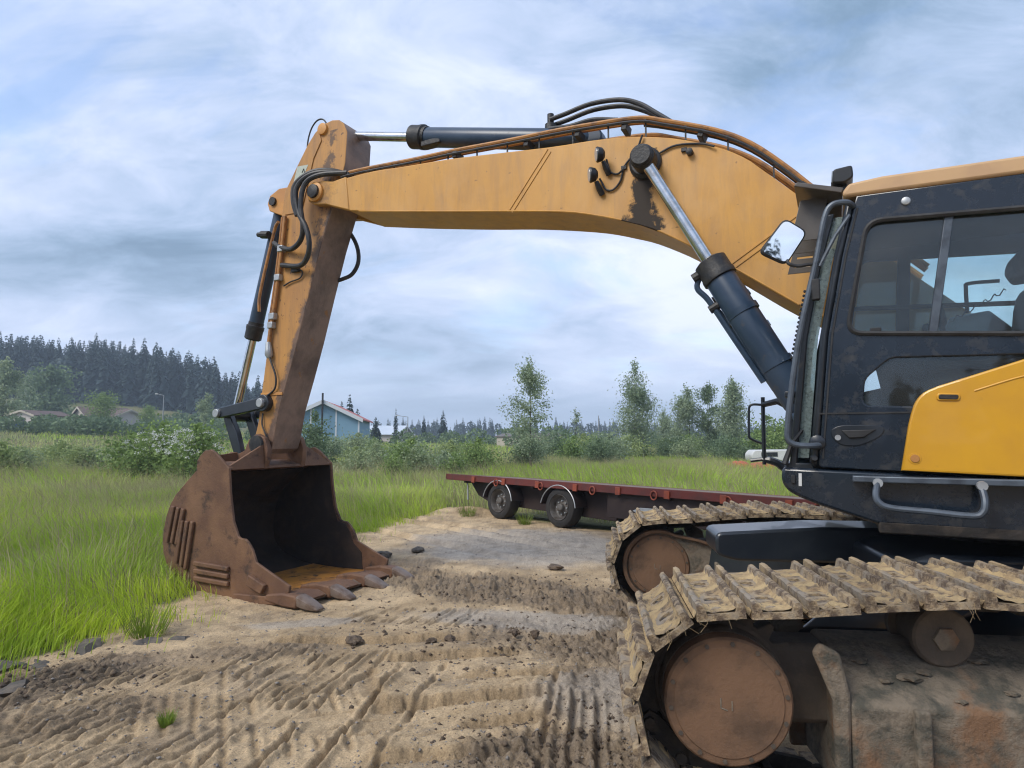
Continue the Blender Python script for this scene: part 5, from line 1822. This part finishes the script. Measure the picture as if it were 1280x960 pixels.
def build_forests():
    rg = np.random.default_rng(21)
    sp = []
    for k in range(1100):
        d = rg.uniform(190, 300)
        q = rg.uniform(-.98, -.37)
        x = q * d
        h = rg.uniform(15, 19) if rg.random() < .9 else rg.uniform(18, 21.5)
        if q > -.45:
            h *= .8
        z = float(base_h(np.array(x), np.array(d)))
        sp.append((x, d, z - .3, h))
    forest('hill_forest', sp, 'dark spruce forest climbing the hill on the left', rg, .05)
    sp = []
    for k in range(420):
        d = rg.uniform(330, 420)
        q = rg.uniform(-.40, .75)
        sp.append((q * d, d, -.5, rg.uniform(7.5, 12) * (1.1 if q < .15 else 1.0)))
    forest('far_treeline', sp, 'low dark treeline along the horizon behind the field', rg, .25)
    sp = []
    for k in range(230):
        a = rg.uniform(-1.25, 1.25)
        d = rg.uniform(38, 60)
        sp.append((math.sin(a) * d, -math.cos(a) * d, -.2, rg.uniform(6.5, 11)))
    forest('wood_behind_viewer', sp, 'wood edge seen mirrored in the cab mirror', rg, .35)


build_forests()


def put_tree(name, label, cat, meshes, x, y, rot=0, sc=1., group=None, scz=None):
    z = float(base_h(np.array(float(x)), np.array(float(y)))) - .03
    t = empty(name, (x, y, z), rot)
    t.scale = (sc, sc, scz or sc)
    tag(t, label, cat, group)
    for nm, me in zip(('trunk', 'crown'), meshes):
        o = bpy.data.objects.new(nm, me)
        COL.objects.link(o)
        o.parent = t
    return t


def build_trees():
    # two birches in the field
    put_tree('birch_tree', 'slender young birch standing alone left of centre behind the flatbed', 'tree',
             tree_meshes(1, 5.0, 2.3, 'birch', 7000, .055, 'leaf_birch', bare=.08), px(663, 30), 30)
    put_tree('birch_tree', 'tall many-stemmed birch right of centre behind the flatbed', 'tree',
             tree_meshes(2, 6.7, 4.0, 'multi', 11000, .075, 'leaf_birch', 'birch_bark', bare=.12), px(796, 47), 47)
    put_tree('birch_tree', 'thin spindly sapling in front of the beige shed', 'tree',
             tree_meshes(3, 3.6, 1.3, 'birch', 700, .065, 'leaf_birch', bare=.1), px(720, 48), 48)
    # right group
    A = tree_meshes(4, 6.2, 4.2, 'multi', 7000, .10, 'leaf_birch', bare=.1)
    B = tree_meshes(5, 6.8, 3.2, 'birch', 6500, .095, 'leaf_dark', bare=.06)
    Cc = tree_meshes(6, 6.4, 3.6, 'multi', 8000, .10, 'leaf_birch', bare=.1)
    put_tree('broadleaf_tree', 'wide dark tree just right of the tall many-stemmed birch', 'tree', A, px(857, 62), 62, .4)
    put_tree('broadleaf_tree', 'narrow dark pointed tree beside the wide dark one', 'tree', B, px(884, 62), 62, 1.2, .95)
    put_tree('broadleaf_tree', 'airy pale tree left of the cab handrail', 'tree', Cc, px(917, 58), 58, 2.2, 1.02)
    put_tree('broadleaf_tree', 'smaller dark tree closing the gap between birch and wide tree', 'tree', A, px(832, 70), 70, 3.0, .7)
    # left, in front of the hill forest
    D = tree_meshes(7, 9.5, 7.5, 'round', 3800, .27, 'leaf_mid', bare=.06)
    E = tree_meshes(8, 13, 9, 'round', 4200, .36, 'leaf_dark', bare=.08)
    Fm = tree_meshes(9, 12, 6, 'birch', 3600, .28, 'leaf_pale', bare=.06)
    put_tree('broadleaf_tree', 'bushy mid green tree in front of the hill forest between two houses', 'tree', D, px(128, 112), 112, .3, .62)
    put_tree('broadleaf_tree', 'big dark round tree right of the white house', 'tree', E, px(62, 128), 128, 1.0, .92)
    put_tree('broadleaf_tree', 'tall pale tree at the left picture edge beside the white house', 'tree', Fm, px(4, 100), 100, 0, .85)
    put_tree('broadleaf_tree', 'pale tree standing just left of the excavator arm', 'tree', Fm, px(258, 105), 105, 2, .52)
    put_tree('broadleaf_tree', 'low round tree between the pale tree and the brown roofs', 'tree', D, px(186, 118), 118, 2, .42)
    put_tree('broadleaf_tree', 'tall grey green tree behind the white house', 'tree', Fm, px(32, 150), 150, 1, .98)
    # spruces near the blue house and beyond
    rg = np.random.default_rng(41)

    def spruce(x, d, h, label, r=.2):
        V, F, T = spruce_np(rg, h, r * h)
        t = empty('spruce_tree', (x, d, float(base_h(np.array(x), np.array(float(d)))) - .05), 0)
        tag(t, label, 'tree')
        link('crown', np_mesh('crown', V, F, 'leaf_spruce', attrs={'tone': T}), t)
        MB().tube([(0, 0, 0), (0, 0, h * .95)], [h * .02, .02], 6).build('trunk', 'bark', t)
    spruce(px(437, 85), 85, 7.4, 'tall spruce rising behind the roof of the blue house', .24)
    spruce(px(427, 90), 90, 6.6, 'shorter spruce behind the ridge of the blue house', .26)
    spruce(px(398, 95), 95, 6.6, 'spruce tip behind the red roof close to the excavator arm', .2)
    spruce(px(447, 88), 88, 5.6, 'low spruce at the right corner of the blue house', .3)
    spruce(px(470, 110), 110, 5.0, 'small spruce between the blue house and the pale roof', .3)
    spruce(px(495, 130), 130, 7.4, 'slim spruce in front of the long pale roof', .14)
    spruce(px(530, 150), 150, 6.6, 'dark cone shaped spruce right of the long pale roof', .2)
    spruce(px(554, 150), 150, 8.0, 'broad crowned spruce farther right of the pale roof', .24)


build_trees()


def build_shrubs():
    S = [tree_meshes(30 + k, 1.6, 2.2, 'bush', 2600, .07, m) for k, m in enumerate(('leaf_mid', 'leaf_birch', 'leaf_dark', 'leaf_pale', 'weed'))]
    g = 'shrubs in the field behind the flatbed'
    rg = np.random.default_rng(9)
    lab = 'leafy green shrub in the overgrown row between flatbed and trees'
    # row behind the trailer
    for k in range(30):
        q = rg.uniform(610, 1010)
        d = rg.uniform(38, 50)
        put_tree('shrub', lab, 'shrub', S[rg.integers(0, 5)], px(q, d), d, rg.uniform(0, 6), rg.uniform(.7, 1.15), g)
    put_tree('shrub', 'low dark shrub between the two birches', 'shrub', S[2], px(748, 36), 36, 1, .95)
    put_tree('shrub', 'dark dense shrub at the foot of the lone young birch', 'shrub', S[2], px(655, 31), 31, 2, .8)
    # mounded bushes by the handrail
    for i, (q, d, s, l) in enumerate(((945, 42, 1.3, 'rounded bright green bush left of the cab handrail post'), (975, 42, 1.45, 'rounded bright green bush right of the cab handrail post'), (958, 60, 2.2, 'big rounded bush rising behind the white camper'))):
        put_tree('bush', l, 'bush', S[0], px(q, d), d, i, s)
    # by the blue house
    put_tree('bush', 'upright grey green willow bush in front of the blue house', 'bush', tree_meshes(51, 2.6, 1.9, 'bush', 3200, .07, 'leaf_dark'), px(394, 29), 29, 0)
    lab6 = 'pale bush hiding the foot of the blue house'
    for k in range(9):
        d = rg.uniform(42, 54)
        put_tree('bush', lab6, 'bush', S[(3, 1, 0)[k % 3]], px(372 + k * 12.5 + rg.uniform(-4, 4), d), d, rg.uniform(0, 6), rg.uniform(.8, 1.15), 'bushes at the foot of the blue house')
    lab2 = 'tall weedy shrub in the thicket right of the bucket'
    for k in range(16):
        q = rg.uniform(425, 600)
        d = rg.uniform(22, 34)
        put_tree('weed_shrub', lab2, 'shrub', S[(3, 4, 0, 1)[k % 4]], px(q, d), d, rg.uniform(0, 6), rg.uniform(.6, 1.0), 'weedy shrubs right of the bucket')
    # white flowering thicket on the left
    for i, (q, d, h, w, l) in enumerate(((245, 22, 2.0, 2.2, 'white flowering shrub nearest the bucket linkage'), (205, 24, 2.1, 2.2, 'white flowering shrub in the middle of the flowering thicket'),
                                         (165, 25, 1.8, 2.2, 'white flowering shrub at the left end of the flowering thicket'))):
        tm, cm = tree_meshes(60 + i, h, w, 'bush', 2600, .075, 'leaf_mid')
        t = put_tree('flowering_shrub', l, 'shrub', (tm, cm), px(q, d), d, i)
        rg2 = np.random.default_rng(80 + i)
        nC = 90
        a = rg2.uniform(0, 6.3, nC)
        r = np.sqrt(rg2.random(nC)) * w * .52
        C0 = np.stack([np.cos(a) * r, np.sin(a) * r - .45, h * (.60 + .42 * rg2.random(nC)) - r * .2], 1)
        C = (C0[:, None] + rg2.normal(size=(nC, 10, 3)) * np.array([.045, .045, .03])).reshape(-1, 3)
        V, F = leaf_quads(rg2, C, .034)
        link('blossom', np_mesh('blossom', V, F, 'flower_white', attrs={'tone': rg2.random(len(V))}), t)
    lab3 = 'green weedy shrub along the rear edge of the left meadow'
    for k in range(14):
        q = rg.uniform(-30, 290)
        d = rg.uniform(20, 38)
        put_tree('weed_shrub', lab3, 'shrub', S[(3, 4, 0, 4)[k % 4]], px(q, d), d, rg.uniform(0, 6), rg.uniform(.55, .9), 'weedy shrubs at the back of the left meadow')
    # far scrub that reads as one mass
    Vs, Fs, Ts, n = [], [], [], 0
    spots = [(px(rg.uniform(60, 300), d_), d_, rg.uniform(3, 5.5)) for d_ in rg.uniform(120, 150, 30)]
    spots += [(px(rg.uniform(555, 935), d_), d_, rg.uniform(2, 4.6)) for d_ in rg.uniform(85, 170, 60)]
    spots += [(px(rg.uniform(300, 560), d_), d_, rg.uniform(2, 3.6)) for d_ in rg.uniform(85, 170, 30)]
    spots += [(px(rg.uniform(-40, 290), d_), d_, rg.uniform(2.0, 3.8)) for d_ in rg.uniform(84, 99, 44)]
    for (x, y, w) in spots:
        m_ = 260
        c = rg.normal(size=(m_, 3))
        c /= np.linalg.norm(c, axis=1)[:, None]
        c = c * rg.uniform(.55, 1.05, m_)[:, None] * np.array([w * .55, w * .55, w * .42]) + np.array([x, y, float(base_h(np.array(x), np.array(y))) + w * .32])
        V, F = leaf_quads(rg, c, .085 * w)
        Vs.append(V)
        Fs.append(F + n)
        Ts.append(np.repeat(np.clip(rg.normal(.45, .2) + rg.normal(0, .15, m_), 0, 1), 4))
        n += len(V)
    o = link('distant_scrub', np_mesh('distant_scrub', np.concatenate(Vs), np.concatenate(Fs), 'leaf_dark', attrs={'tone': np.concatenate(Ts)}))
    tag(o, 'far bushes in a ragged band between field and treeline', 'bushes', kind='stuff')


build_shrubs()


# ------------------------------------------------------------------ grass
def build_grass():
    rg = np.random.default_rng(5)

    def blades(name, n, xr, yr, hgt, wid, pal, label, dens=None, seg3=True, fan=True):
        if fan:   # sample in a wedge from the camera
            y = yr[0] + (yr[1] - yr[0]) * rg.random(n) ** .75
            x = (xr[0] + (xr[1] - xr[0]) * rg.random(n)) * y
        else:
            x = rg.uniform(*xr, n)
            y = rg.uniform(*yr, n)
        gm = grass_mask(x, y)
        keep = gm > np.abs(rg.normal(0, .32, n)) - .12
        # keep off the trailer
        sT = (x - TQ[0]) * TG[0] + (y - TQ[1]) * TG[1]
        aT = (x - TQ[0]) * TE[0] + (y - TQ[1]) * TE[1]
        keep &= ~((sT > -.1) & (sT < 2.45) & (aT > -.1) & (aT < 12))
        # keep out of the bucket
        bx, by = x + 1.87, y - 7.58
        bu, bn = bx * .891 - by * .454, bx * .454 + by * .891
        keep &= ~((np.abs(bn) < .86) & (bu > -2.2) & (bu < .3))
        if dens is not None:
            keep &= rg.random(n) < dens(x, y)
        x, y, gm = x[keep], y[keep], gm[keep]
        n = len(x)
        edge = np.clip(.30 + gm * .75, .22, 1)
        clump = fbm(x, y, .55, 3)
        h = hgt * rg.uniform(.55, 1.25, n) * (.6 + .8 * clump) * edge
        w = wid * rg.uniform(.6, 1.3, n)
        a = rg.uniform(0, 2 * math.pi, n)
        lean_a = fbm(x, y, .25, 2) * 9 + rg.normal(0, .7, n)
        lean = h * rg.uniform(.12, .75, n)
        z0 = base_h(x, y) - .02
        dx, dy = np.cos(a), np.sin(a)
        lx, ly = np.cos(lean_a) * lean, np.sin(lean_a) * lean
        V = np.empty((n, 5, 3))
        V[:, 0] = np.stack([x - dx * w, y - dy * w, z0], 1)
        V[:, 1] = np.stack([x + dx * w, y + dy * w, z0], 1)
        V[:, 2] = np.stack([x + dx * w * .8 + lx * .3, y + dy * w * .8 + ly * .3, z0 + h * .6], 1)
        V[:, 3] = np.stack([x - dx * w * .8 + lx * .3, y - dy * w * .8 + ly * .3, z0 + h * .6], 1)
        V[:, 4] = np.stack([x + lx, y + ly, z0 + h * rg.uniform(.8, 1.02, n)], 1)
        i = np.arange(n)[:, None] * 5
        F = np.concatenate([i + np.array([[0, 1, 2]]), i + np.array([[0, 2, 3]]), i + np.array([[3, 2, 4]])], 1).reshape(-1, 3)
        col = pal(x, y, n)
        Cc = np.repeat(col[:, None], 5, 1)
        Cc[:, 4] *= rg.uniform(.9, 1.25, n)[:, None]
        o = link(name, np_mesh(name, V.reshape(-1, 3), F, 'grass', colors={'blade': Cc.reshape(-1, 3)}))
        tag(o, label, 'grass', kind='stuff')
        return o

    fresh = np.array([.54, .66, .065])
    deep = np.array([.36, .50, .055])
    olive = np.array([.44, .46, .18])
    straw = np.array([.40, .34, .20])

    def pal_near(x, y, n):
        t = ss(.38, .62, fbm(x + 5, y, .5, 3))[:, None]
        c = deep * (1 - t) + fresh * t
        far = ss(10, 26, y)[:, None]
        c = c * (1 - far) + olive * far
        s = (rg.random(n) < (.05 + .12 * ss(8, 18, y)))[:, None]
        c = np.where(s, straw, c)
        return c * rg.uniform(.75, 1.25, n)[:, None]

    def pal_far(x, y, n):
        t = ss(.40, .62, fbm(x + 5, y, .14, 3))[:, None]
        c = olive * (1 - t) + deep * 1.15 * t
        s = (rg.random(n) < .22)[:, None]
        c = np.where(s, straw * .9, c)
        return c * rg.uniform(.75, 1.25, n)[:, None]
    blades('meadow_grass', 260000, (-1.15, -.10), (3.4, 16.5), .50, .0037, pal_near, 'lush bright green meadow grass left of the sand')
    blades('field_grass', 120000, (-.95, .62), (13, 45), .52, .011, pal_far, 'long olive grass of the field behind the bucket and trailer')
    blades('distant_grass', 50000, (-1.0, .75), (40, 120), .55, .04, pal_far, 'distant dry grass at the far end of the field')
    # straggling short blades over the trodden edge
    n0 = globals()['grass_mask']
    globals()['grass_mask'] = lambda x, y: np.where((n0(x, y) > -.75) & (n0(x, y) < .35), .30, -1.)
    blades('edge_grass', 110000, (-.98, -.05), (4.0, 15), .34, .0040, pal_near, 'short straggling grass over the trodden edge of the sand', dens=lambda x, y: ss(-.75, .3, n0(x, y)) ** 1.5 * ss(.40, .6, fbm(x + 3, y, 1.8, 3)) + .01)
    globals()['grass_mask'] = n0
    # seed-head stems standing over the meadow
    blades('seed_stems', 26000, (-.98, .55), (5.5, 34), .85, .0035, lambda x, y, n: np.tile(straw * 1.05, (n, 1)) * rg.uniform(.7, 1.25, n)[:, None], 'thin straw coloured seed stems above the meadow')

    blades('seed_heads', 9000, (-.98, -.12), (5.2, 15), .80, .0030, lambda x, y, n: np.tile(straw * .95, (n, 1)) * rg.uniform(.6, 1.25, n)[:, None], 'pale seed heads nodding over the bright meadow grass')


build_grass()


def build_tufts():
    rg = np.random.default_rng(15)
    for i, (x, y, s, l) in enumerate(((-2.35, 9.6, .30, 'small green grass tuft on the sand right of the bucket'), (-2.05, 3.95, .085, 'sparse green sprigs on the rutted sand at lower left'),
                                      (-.95, 13.7, .34, 'weed tuft growing in front of the flatbed rear wheel'), (.25, 12.6, .28, 'leafy weed between the flatbed wheels'),
                                      (-3.2, 5.75, .36, 'grass tuft overhanging the dark stones at the meadow edge'))):
        n = 170
        a = rg.uniform(0, 6.3, n)
        r = s * .45 * np.sqrt(rg.random(n))
        bx, by = np.cos(a) * r, np.sin(a) * r
        h = s * rg.uniform(.25, 1.1, n)
        w = .0035 + .004 * s
        la = a + rg.normal(0, .5, n)
        V = np.stack([np.stack([bx - w * np.sin(a), by + w * np.cos(a), 0 * h], 1), np.stack([bx + w * np.sin(a), by - w * np.cos(a), 0 * h], 1),
                      np.stack([bx + np.cos(la) * h * .5, by + np.sin(la) * h * .5, h], 1)], 1)
        c = np.repeat((np.array([.20, .28, .04]) * rg.uniform(.7, 1.2, n)[:, None])[:, None], 3, 1)
        o = link('grass_tuft', np_mesh('grass_tuft', V.reshape(-1, 3), np.arange(n * 3).reshape(-1, 3), 'grass', colors={'blade': c.reshape(-1, 3)}), None, (x, y, float(base_h(np.array(x), np.array(y))) - .01))
        tag(o, l, 'grass tuft')


build_tufts()


# ------------------------------------------------------------------ stones and clods
def lump(seed, r, flat=.7, mat_='clod', jag=.35, sub=3):
    rg = np.random.default_rng(seed)
    bm = bmesh.new()
    bmesh.ops.create_icosphere(bm, subdivisions=sub, radius=1)
    off = rg.uniform(0, 50, 3)
    for v in bm.verts:
        d = v.co.copy()
        n = vnoise(np.array(d.x * 1.6 + off[0]), np.array(d.y * 1.6 + d.z * 1.3 + off[1])) - .5
        n2 = vnoise(np.array(d.x * 4 + off[1]), np.array(d.z * 4 + d.y * 3 + off[2])) - .5
        v.co = d * r * float(1 + jag * 2 * n + jag * n2)
        v.co.z *= flat
    me = bpy.data.meshes.new('lump')
    bm.to_mesh(me)
    bm.free()
    me.materials.append(MATS[mat_])
    return me


def build_stones():
    def put(name, me, x, y, rot, label, cat, dz=0.):
        o = link(name, me, None, (x, y, float(base_h(np.array(x), np.array(y))) + dz), rot)
        tag(o, label, cat)
    put('soil_clod', lump(1, .034, .8, jag=.55), .04, 5.62, (0, 0, 0), 'left one of two dark clods on the grey strip of soil', 'clod', .03)
    put('soil_clod', lump(2, .036, .85, jag=.55), .19, 5.6, (0, 0, 1), 'right one of two dark clods on the grey strip of soil', 'clod', .03)
    put('soil_clod', lump(3, .040, .6, jag=.55), -.66, 5.42, (0, 0, 2), 'dark clod just left of the ledge in the sand', 'clod', .025)
    put('soil_clod', lump(4, .036, .7, jag=.55), -.52, 5.5, (0, 0, 3), 'small dark clod above the ledge in the sand', 'clod', .025)
    put('soil_clod', lump(5, .060, .5, jag=.55), -1.32, 5.5, (0, 0, 4), 'flat grey brown clod in front of the bucket teeth', 'clod', .02)
    put('soil_clod', lump(6, .10, .35), .55, 8.4, (0, 0, 5), 'flat dark clod on the gravel near the far track', 'clod', .02)
    put('stone', lump(7, .11, .5, 'stone_dark', .25), -1.85, 9.35, (0, 0, 6), 'grey stone in the spoil right of the bucket', 'stone', .03)
    put('stone', lump(8, .09, .5, 'stone_dark', .25), -1.4, 9.7, (0, 0, 7), 'smaller grey stone behind the spoil right of the bucket', 'stone', .03)
    slabs = [(-3.42, 5.28, .17, .3, 'largest dark slab at the edge of the meadow'), (-3.08, 5.50, .13, 1.4, 'dark slab under the overhanging grass tuft'), (-3.55, 5.0, .14, 2.2, 'dark slab left of the largest slab'),
             (-2.85, 5.62, .12, .9, 'thin dark slab nearest the bucket heel'), (-3.45, 4.55, .12, 2.8, 'dark slab at the left picture edge'), (-3.75, 4.85, .16, .2, 'dark slab half hidden in grass at far left')]
    for i, (x, y, r, a, l) in enumerate(slabs):
        put('asphalt_slab', lump(20 + i, r, .38, 'stone_dark', .6, 2), x, y, (random.uniform(-.5, .5), random.uniform(-.5, .3), a), l, 'slab', -.03)
    # loose gravel and crumbs: uncountable
    rg = np.random.default_rng(33)
    V0 = np.array([(1, 0, 0), (-1, 0, 0), (0, 1, 0), (0, -1, 0), (0, 0, 1), (0, 0, -1)], float)
    F0 = np.array([(0, 2, 4), (2, 1, 4), (1, 3, 4), (3, 0, 4), (2, 0, 5), (1, 2, 5), (3, 1, 5), (0, 3, 5)])
    for nm, n, rr, m_, lab, reg in (('loose_gravel', 5200, (.006, .018), 'gravel', 'scattered small grey gravel over the worked sand', None), ('soil_crumbs', 3400, (.005, .030), 'clod', 'dark crumbs of churned soil on the sand', 1)):
        y = 3.0 + 11 * rg.random(n) ** 1.6
        x = rg.uniform(-.72, .22, n) * y * 1.05
        if reg:
            k = rg.integers(0, 4, n)
            cx = np.array([-.1, .3, -3.2, -.2])[k] + rg.normal(0, .55, n) * np.array([2.0, .7, .8, 1.4])[k]
            cy = np.array([7.4, 3.6, 4.7, 5.5])[k] + rg.normal(0, .4, n) * np.array([1.2, .8, .6, 1.2])[k]
            x, y = cx, cy
        ok = (grass_mask(x, y) < .1) & (y > 2.9)
        x, y = x[ok], y[ok]
        n = len(x)
        z = base_h(x, y) + soil(x, y)[0]
        r = rr[0] + (rr[1] - rr[0]) * rg.random(n) ** 4
        sc = r[:, None] * rg.uniform(.6, 1.3, (n, 3)) * np.array([1, 1, .7])
        a = rg.uniform(0, 6.3, n)
        P = V0[None] * sc[:, None] * rg.uniform(.75, 1.2, (n, 6, 1))
        c, s = np.cos(a)[:, None], np.sin(a)[:, None]
        Pw = np.stack([P[..., 0] * c - P[..., 1] * s, P[..., 0] * s + P[..., 1] * c, P[..., 2]], -1) + np.stack([x, y, z], 1)[:, None]
        F = (F0[None] + (np.arange(n) * 6)[:, None, None]).reshape(-1, 3)
        o = link(nm, np_mesh(nm, Pw.reshape(-1, 3), F, m_))
        tag(o, lab, 'gravel', kind='stuff')


build_stones()


# ------------------------------------------------------------------ buildings and other background things
def gable_house(name, label, x, y, rz, w, d, eave, ridge, wallm, roofm, wins, over=.35, trim='trim_white', cat='house'):
    """ridge runs along local y; front gable faces -y"""
    z0 = float(base_h(np.array(float(x)), np.array(float(y)))) - .3
    t = empty(name, (x, y, z0), rz)
    tag(t, label, cat)
    MB().prism([(-w / 2, 0), (w / 2, 0), (w / 2, eave), (0, ridge), (-w / 2, eave)], 0, d).build('wall', wallm, t)
    sl = (ridge - eave) / (w / 2)
    rf = MB()
    for s in (-1, 1):
        e = w / 2 + over
        rf.prism([(0, ridge + .02), (s * e, eave - sl * over + .02), (s * e, eave - sl * over + .16), (0, ridge + .18)], -over, d + over)
    ro = rf.build('roof', roofm, t)
    for s in (-1, 1):
        e = w / 2 + over
        MB().prism([(0, ridge - .16), (s * e, eave - sl * over - .16), (s * e, eave - sl * over + .20), (0, ridge + .20)], -over - .06, -over - .01).build('bargeboard', trim, ro)
    for (kind, cx, cz, ww, hh) in wins:
        f = MB().box((cx - ww / 2 - .08, -.05, cz - .08), (cx + ww / 2 + .08, -.003, cz + hh + .08)).build('window', trim, t)
        MB().box((cx - ww / 2, -.07, cz), (cx + ww / 2, -.052, cz + hh)).build('pane', 'win_dark', f)
    return t


def build_background():
    # blue gabled house right of the arm
    t = gable_house('blue_house', 'light blue gabled house with red roof behind the excavator arm', px(404, 60), 60, R(8), 6.7, 12, 3.6, 5.2, 'house_blue', 'house_red_roof', [])
    for cx in (-1.1, 1.2, 3.28):
        MB().box((cx - .07, -.04, .3), (cx + .07, -.003, 3.7 if abs(cx) > 2 else 4.7)).build('trim_board', 'trim_white', t)
    MB().tube([(.0, -.5, .2), (.0, -.5, 6.0)], .09, 8).build('flue_pipe', 'pin_black', t)
    # long pale roofed building
    t = gable_house('long_building', 'long low building with pale grey roof beyond the field', px(506, 150), 150, R(78), 9, 12, 2.2, 4.0, 'house_white', 'roof_pale', [], .6)
    t = gable_house('shed', 'beige low shed behind the spindly sapling', px(694, 92), 92, R(60), 6, 8, 1.9, 2.3, 'house_beige', 'roof_grey', [], .2, 'house_beige', 'shed')
    t = gable_house('white_house', 'whitish house with dark window at the far left', px(28, 112), 112, R(-12), 5.2, 7, 2.6, 3.4, 'house_white', 'roof_brown', [('w', -.3, 1.2, 2.0, 1.0)], .4, 'house_beige')
    t = gable_house('brown_house', 'house with brown roof left of the bushy mid green tree', px(100, 122), 122, R(-35), 6.5, 8, 2.6, 4.4, 'house_beige', 'roof_brown', [('w', 1.2, 1.2, 1.0, 1.0), ('w', -1.4, 1.2, 1.0, 1.0)], .5, 'house_beige')
    t = gable_house('brown_house', 'low house with pale roof edge right of the bushy mid green tree', px(162, 122), 122, R(70), 7, 9, 2.5, 3.9, 'house_white', 'roof_brown', [], .5, 'house_beige')
    # blue board fence
    f = empty('board_fence', (px(18, 100), 100, float(base_h(np.array(px(50, 100)), np.array(100.))) - .1), R(-2))
    tag(f, 'dark blue board fence in front of the white house', 'fence')
    for k in range(24):
        MB().box((k * .34, 0, .0), (k * .34 + .31, .03, 1.15)).build('board', 'fence_blue', f)
    for z in (.25, .85):
        MB().box((0, .031, z), (8.15, .08, z + .09)).build('fence_rail', 'fence_blue', f)
    # street lamps
    for (q, d, h, lab, arm) in ((510, 120, 5.2, 'thin street lamp with arm in front of the pale roof', -1.8), (748, 110, 5.3, 'thin pole standing right of the beige shed', 0), (876 - 672, 112, 6.0, 'white headed street lamp before the hill forest', -1.0)):
        z = float(base_h(np.array(px(q, d)), np.array(float(d))))
        t = empty('street_lamp', (px(q, d), d, z), 0)
        tag(t, lab, 'street lamp')
        MB().tube([(0, 0, -.2), (0, 0, h)], [.10, .07], 8).build('pole', 'pole_grey', t)
        if arm:
            MB().tube([(0, 0, h), (arm, 0, h + .25)], .05, 6).build('lamp_arm', 'pole_grey', t)
            MB().box((arm - .5, -.14, h + .2), (arm, .14, h + .34)).build('lamp_head', 'white_paint', t, .04)
    # camper and orange covers
    z = float(base_h(np.array(14.8), np.array(38.))) - .03
    t = empty('camper', (px(977, 37), 37, z), R(-8))
    tag(t, 'white camper trailer parked beyond the field beside the handrail', 'camper')
    MB().prism(round_poly([(-1.7, .35), (-1.75, .75), (-1.55, 1.02), (1.6, 1.06), (1.7, .35)], .12, 3), 0, 1.8).build('body', 'caravan_white', t, .03)
    MB().prism([(-1.2, .66), (-1.2, .90), (-.3, .92), (-.3, .66)], -.012, -.003).build('window', 'win_dark', t)
    MB().prism([(.2, .66), (.2, .90), (1.1, .92), (1.1, .66)], -.012, -.003).build('window', 'win_dark', t)
    for x in (-.2, .55):
        MB().lathe((x, -.01, .26), (0, 1, 0), [(0, .2), (.02, .26), (.16, .26), (.18, .2)], 20).build('wheel', 'tyre', t)
    for i, (q, d, w, h, l) in enumerate(((922, 34, .65, .26, 'small orange plastic cover lying in the grass'), (958, 33, 1.2, .26, 'long orange plastic cover heaped below the white camper'))):
        rg = np.random.default_rng(90 + i)
        n = 14
        X, Y = np.meshgrid(np.linspace(-1, 1, n), np.linspace(-1, 1, 9))
        Z = np.clip(1 - X ** 2, 0, 1) ** .5 * np.clip(1 - Y ** 2, 0, 1) ** .5 * (.75 + .5 * fbm(X * 2 + 4 * i, Y * 2, 1.7, 3))
        V = np.stack([X * w, Y * .8, Z * h * 1.4 - .02], -1).reshape(-1, 3)
        ii = np.arange(n * 9).reshape(9, n)
        F = np.stack([ii[:-1, :-1], ii[:-1, 1:], ii[1:, 1:], ii[1:, :-1]], -1).reshape(-1, 4)
        o = link('orange_cover', np_mesh('orange_cover', V, F, 'tarp_orange', smooth=True), None, (px(q, d), d, float(base_h(np.array(px(q, d)), np.array(float(d)))) + .12))
        tag(o, l, 'cover')


build_background()


# ------------------------------------------------------------------ haze
def build_haze():
    m = bpy.data.materials.new('haze')
    m.use_nodes = True
    N, L = m.node_tree.nodes, m.node_tree.links
    N.clear()
    out = N.new('ShaderNodeOutputMaterial')
    v = N.new('ShaderNodeVolumePrincipled')
    v.inputs['Color'].default_value = (.72, .86, 1.0, 1)
    v.inputs['Density'].default_value = HAZE
    v.inputs['Anisotropy'].default_value = 0.0
    L.new(v.outputs[0], out.inputs['Volume'])
    MATS['haze'] = m
    o = MB().box((-1300, -200, -2.5), (1300, 1650, 60)).build('haze', 'haze')
    tag(o, 'thin bluish haze over the fields', 'haze', kind='stuff')


HAZE = .0009
build_haze()
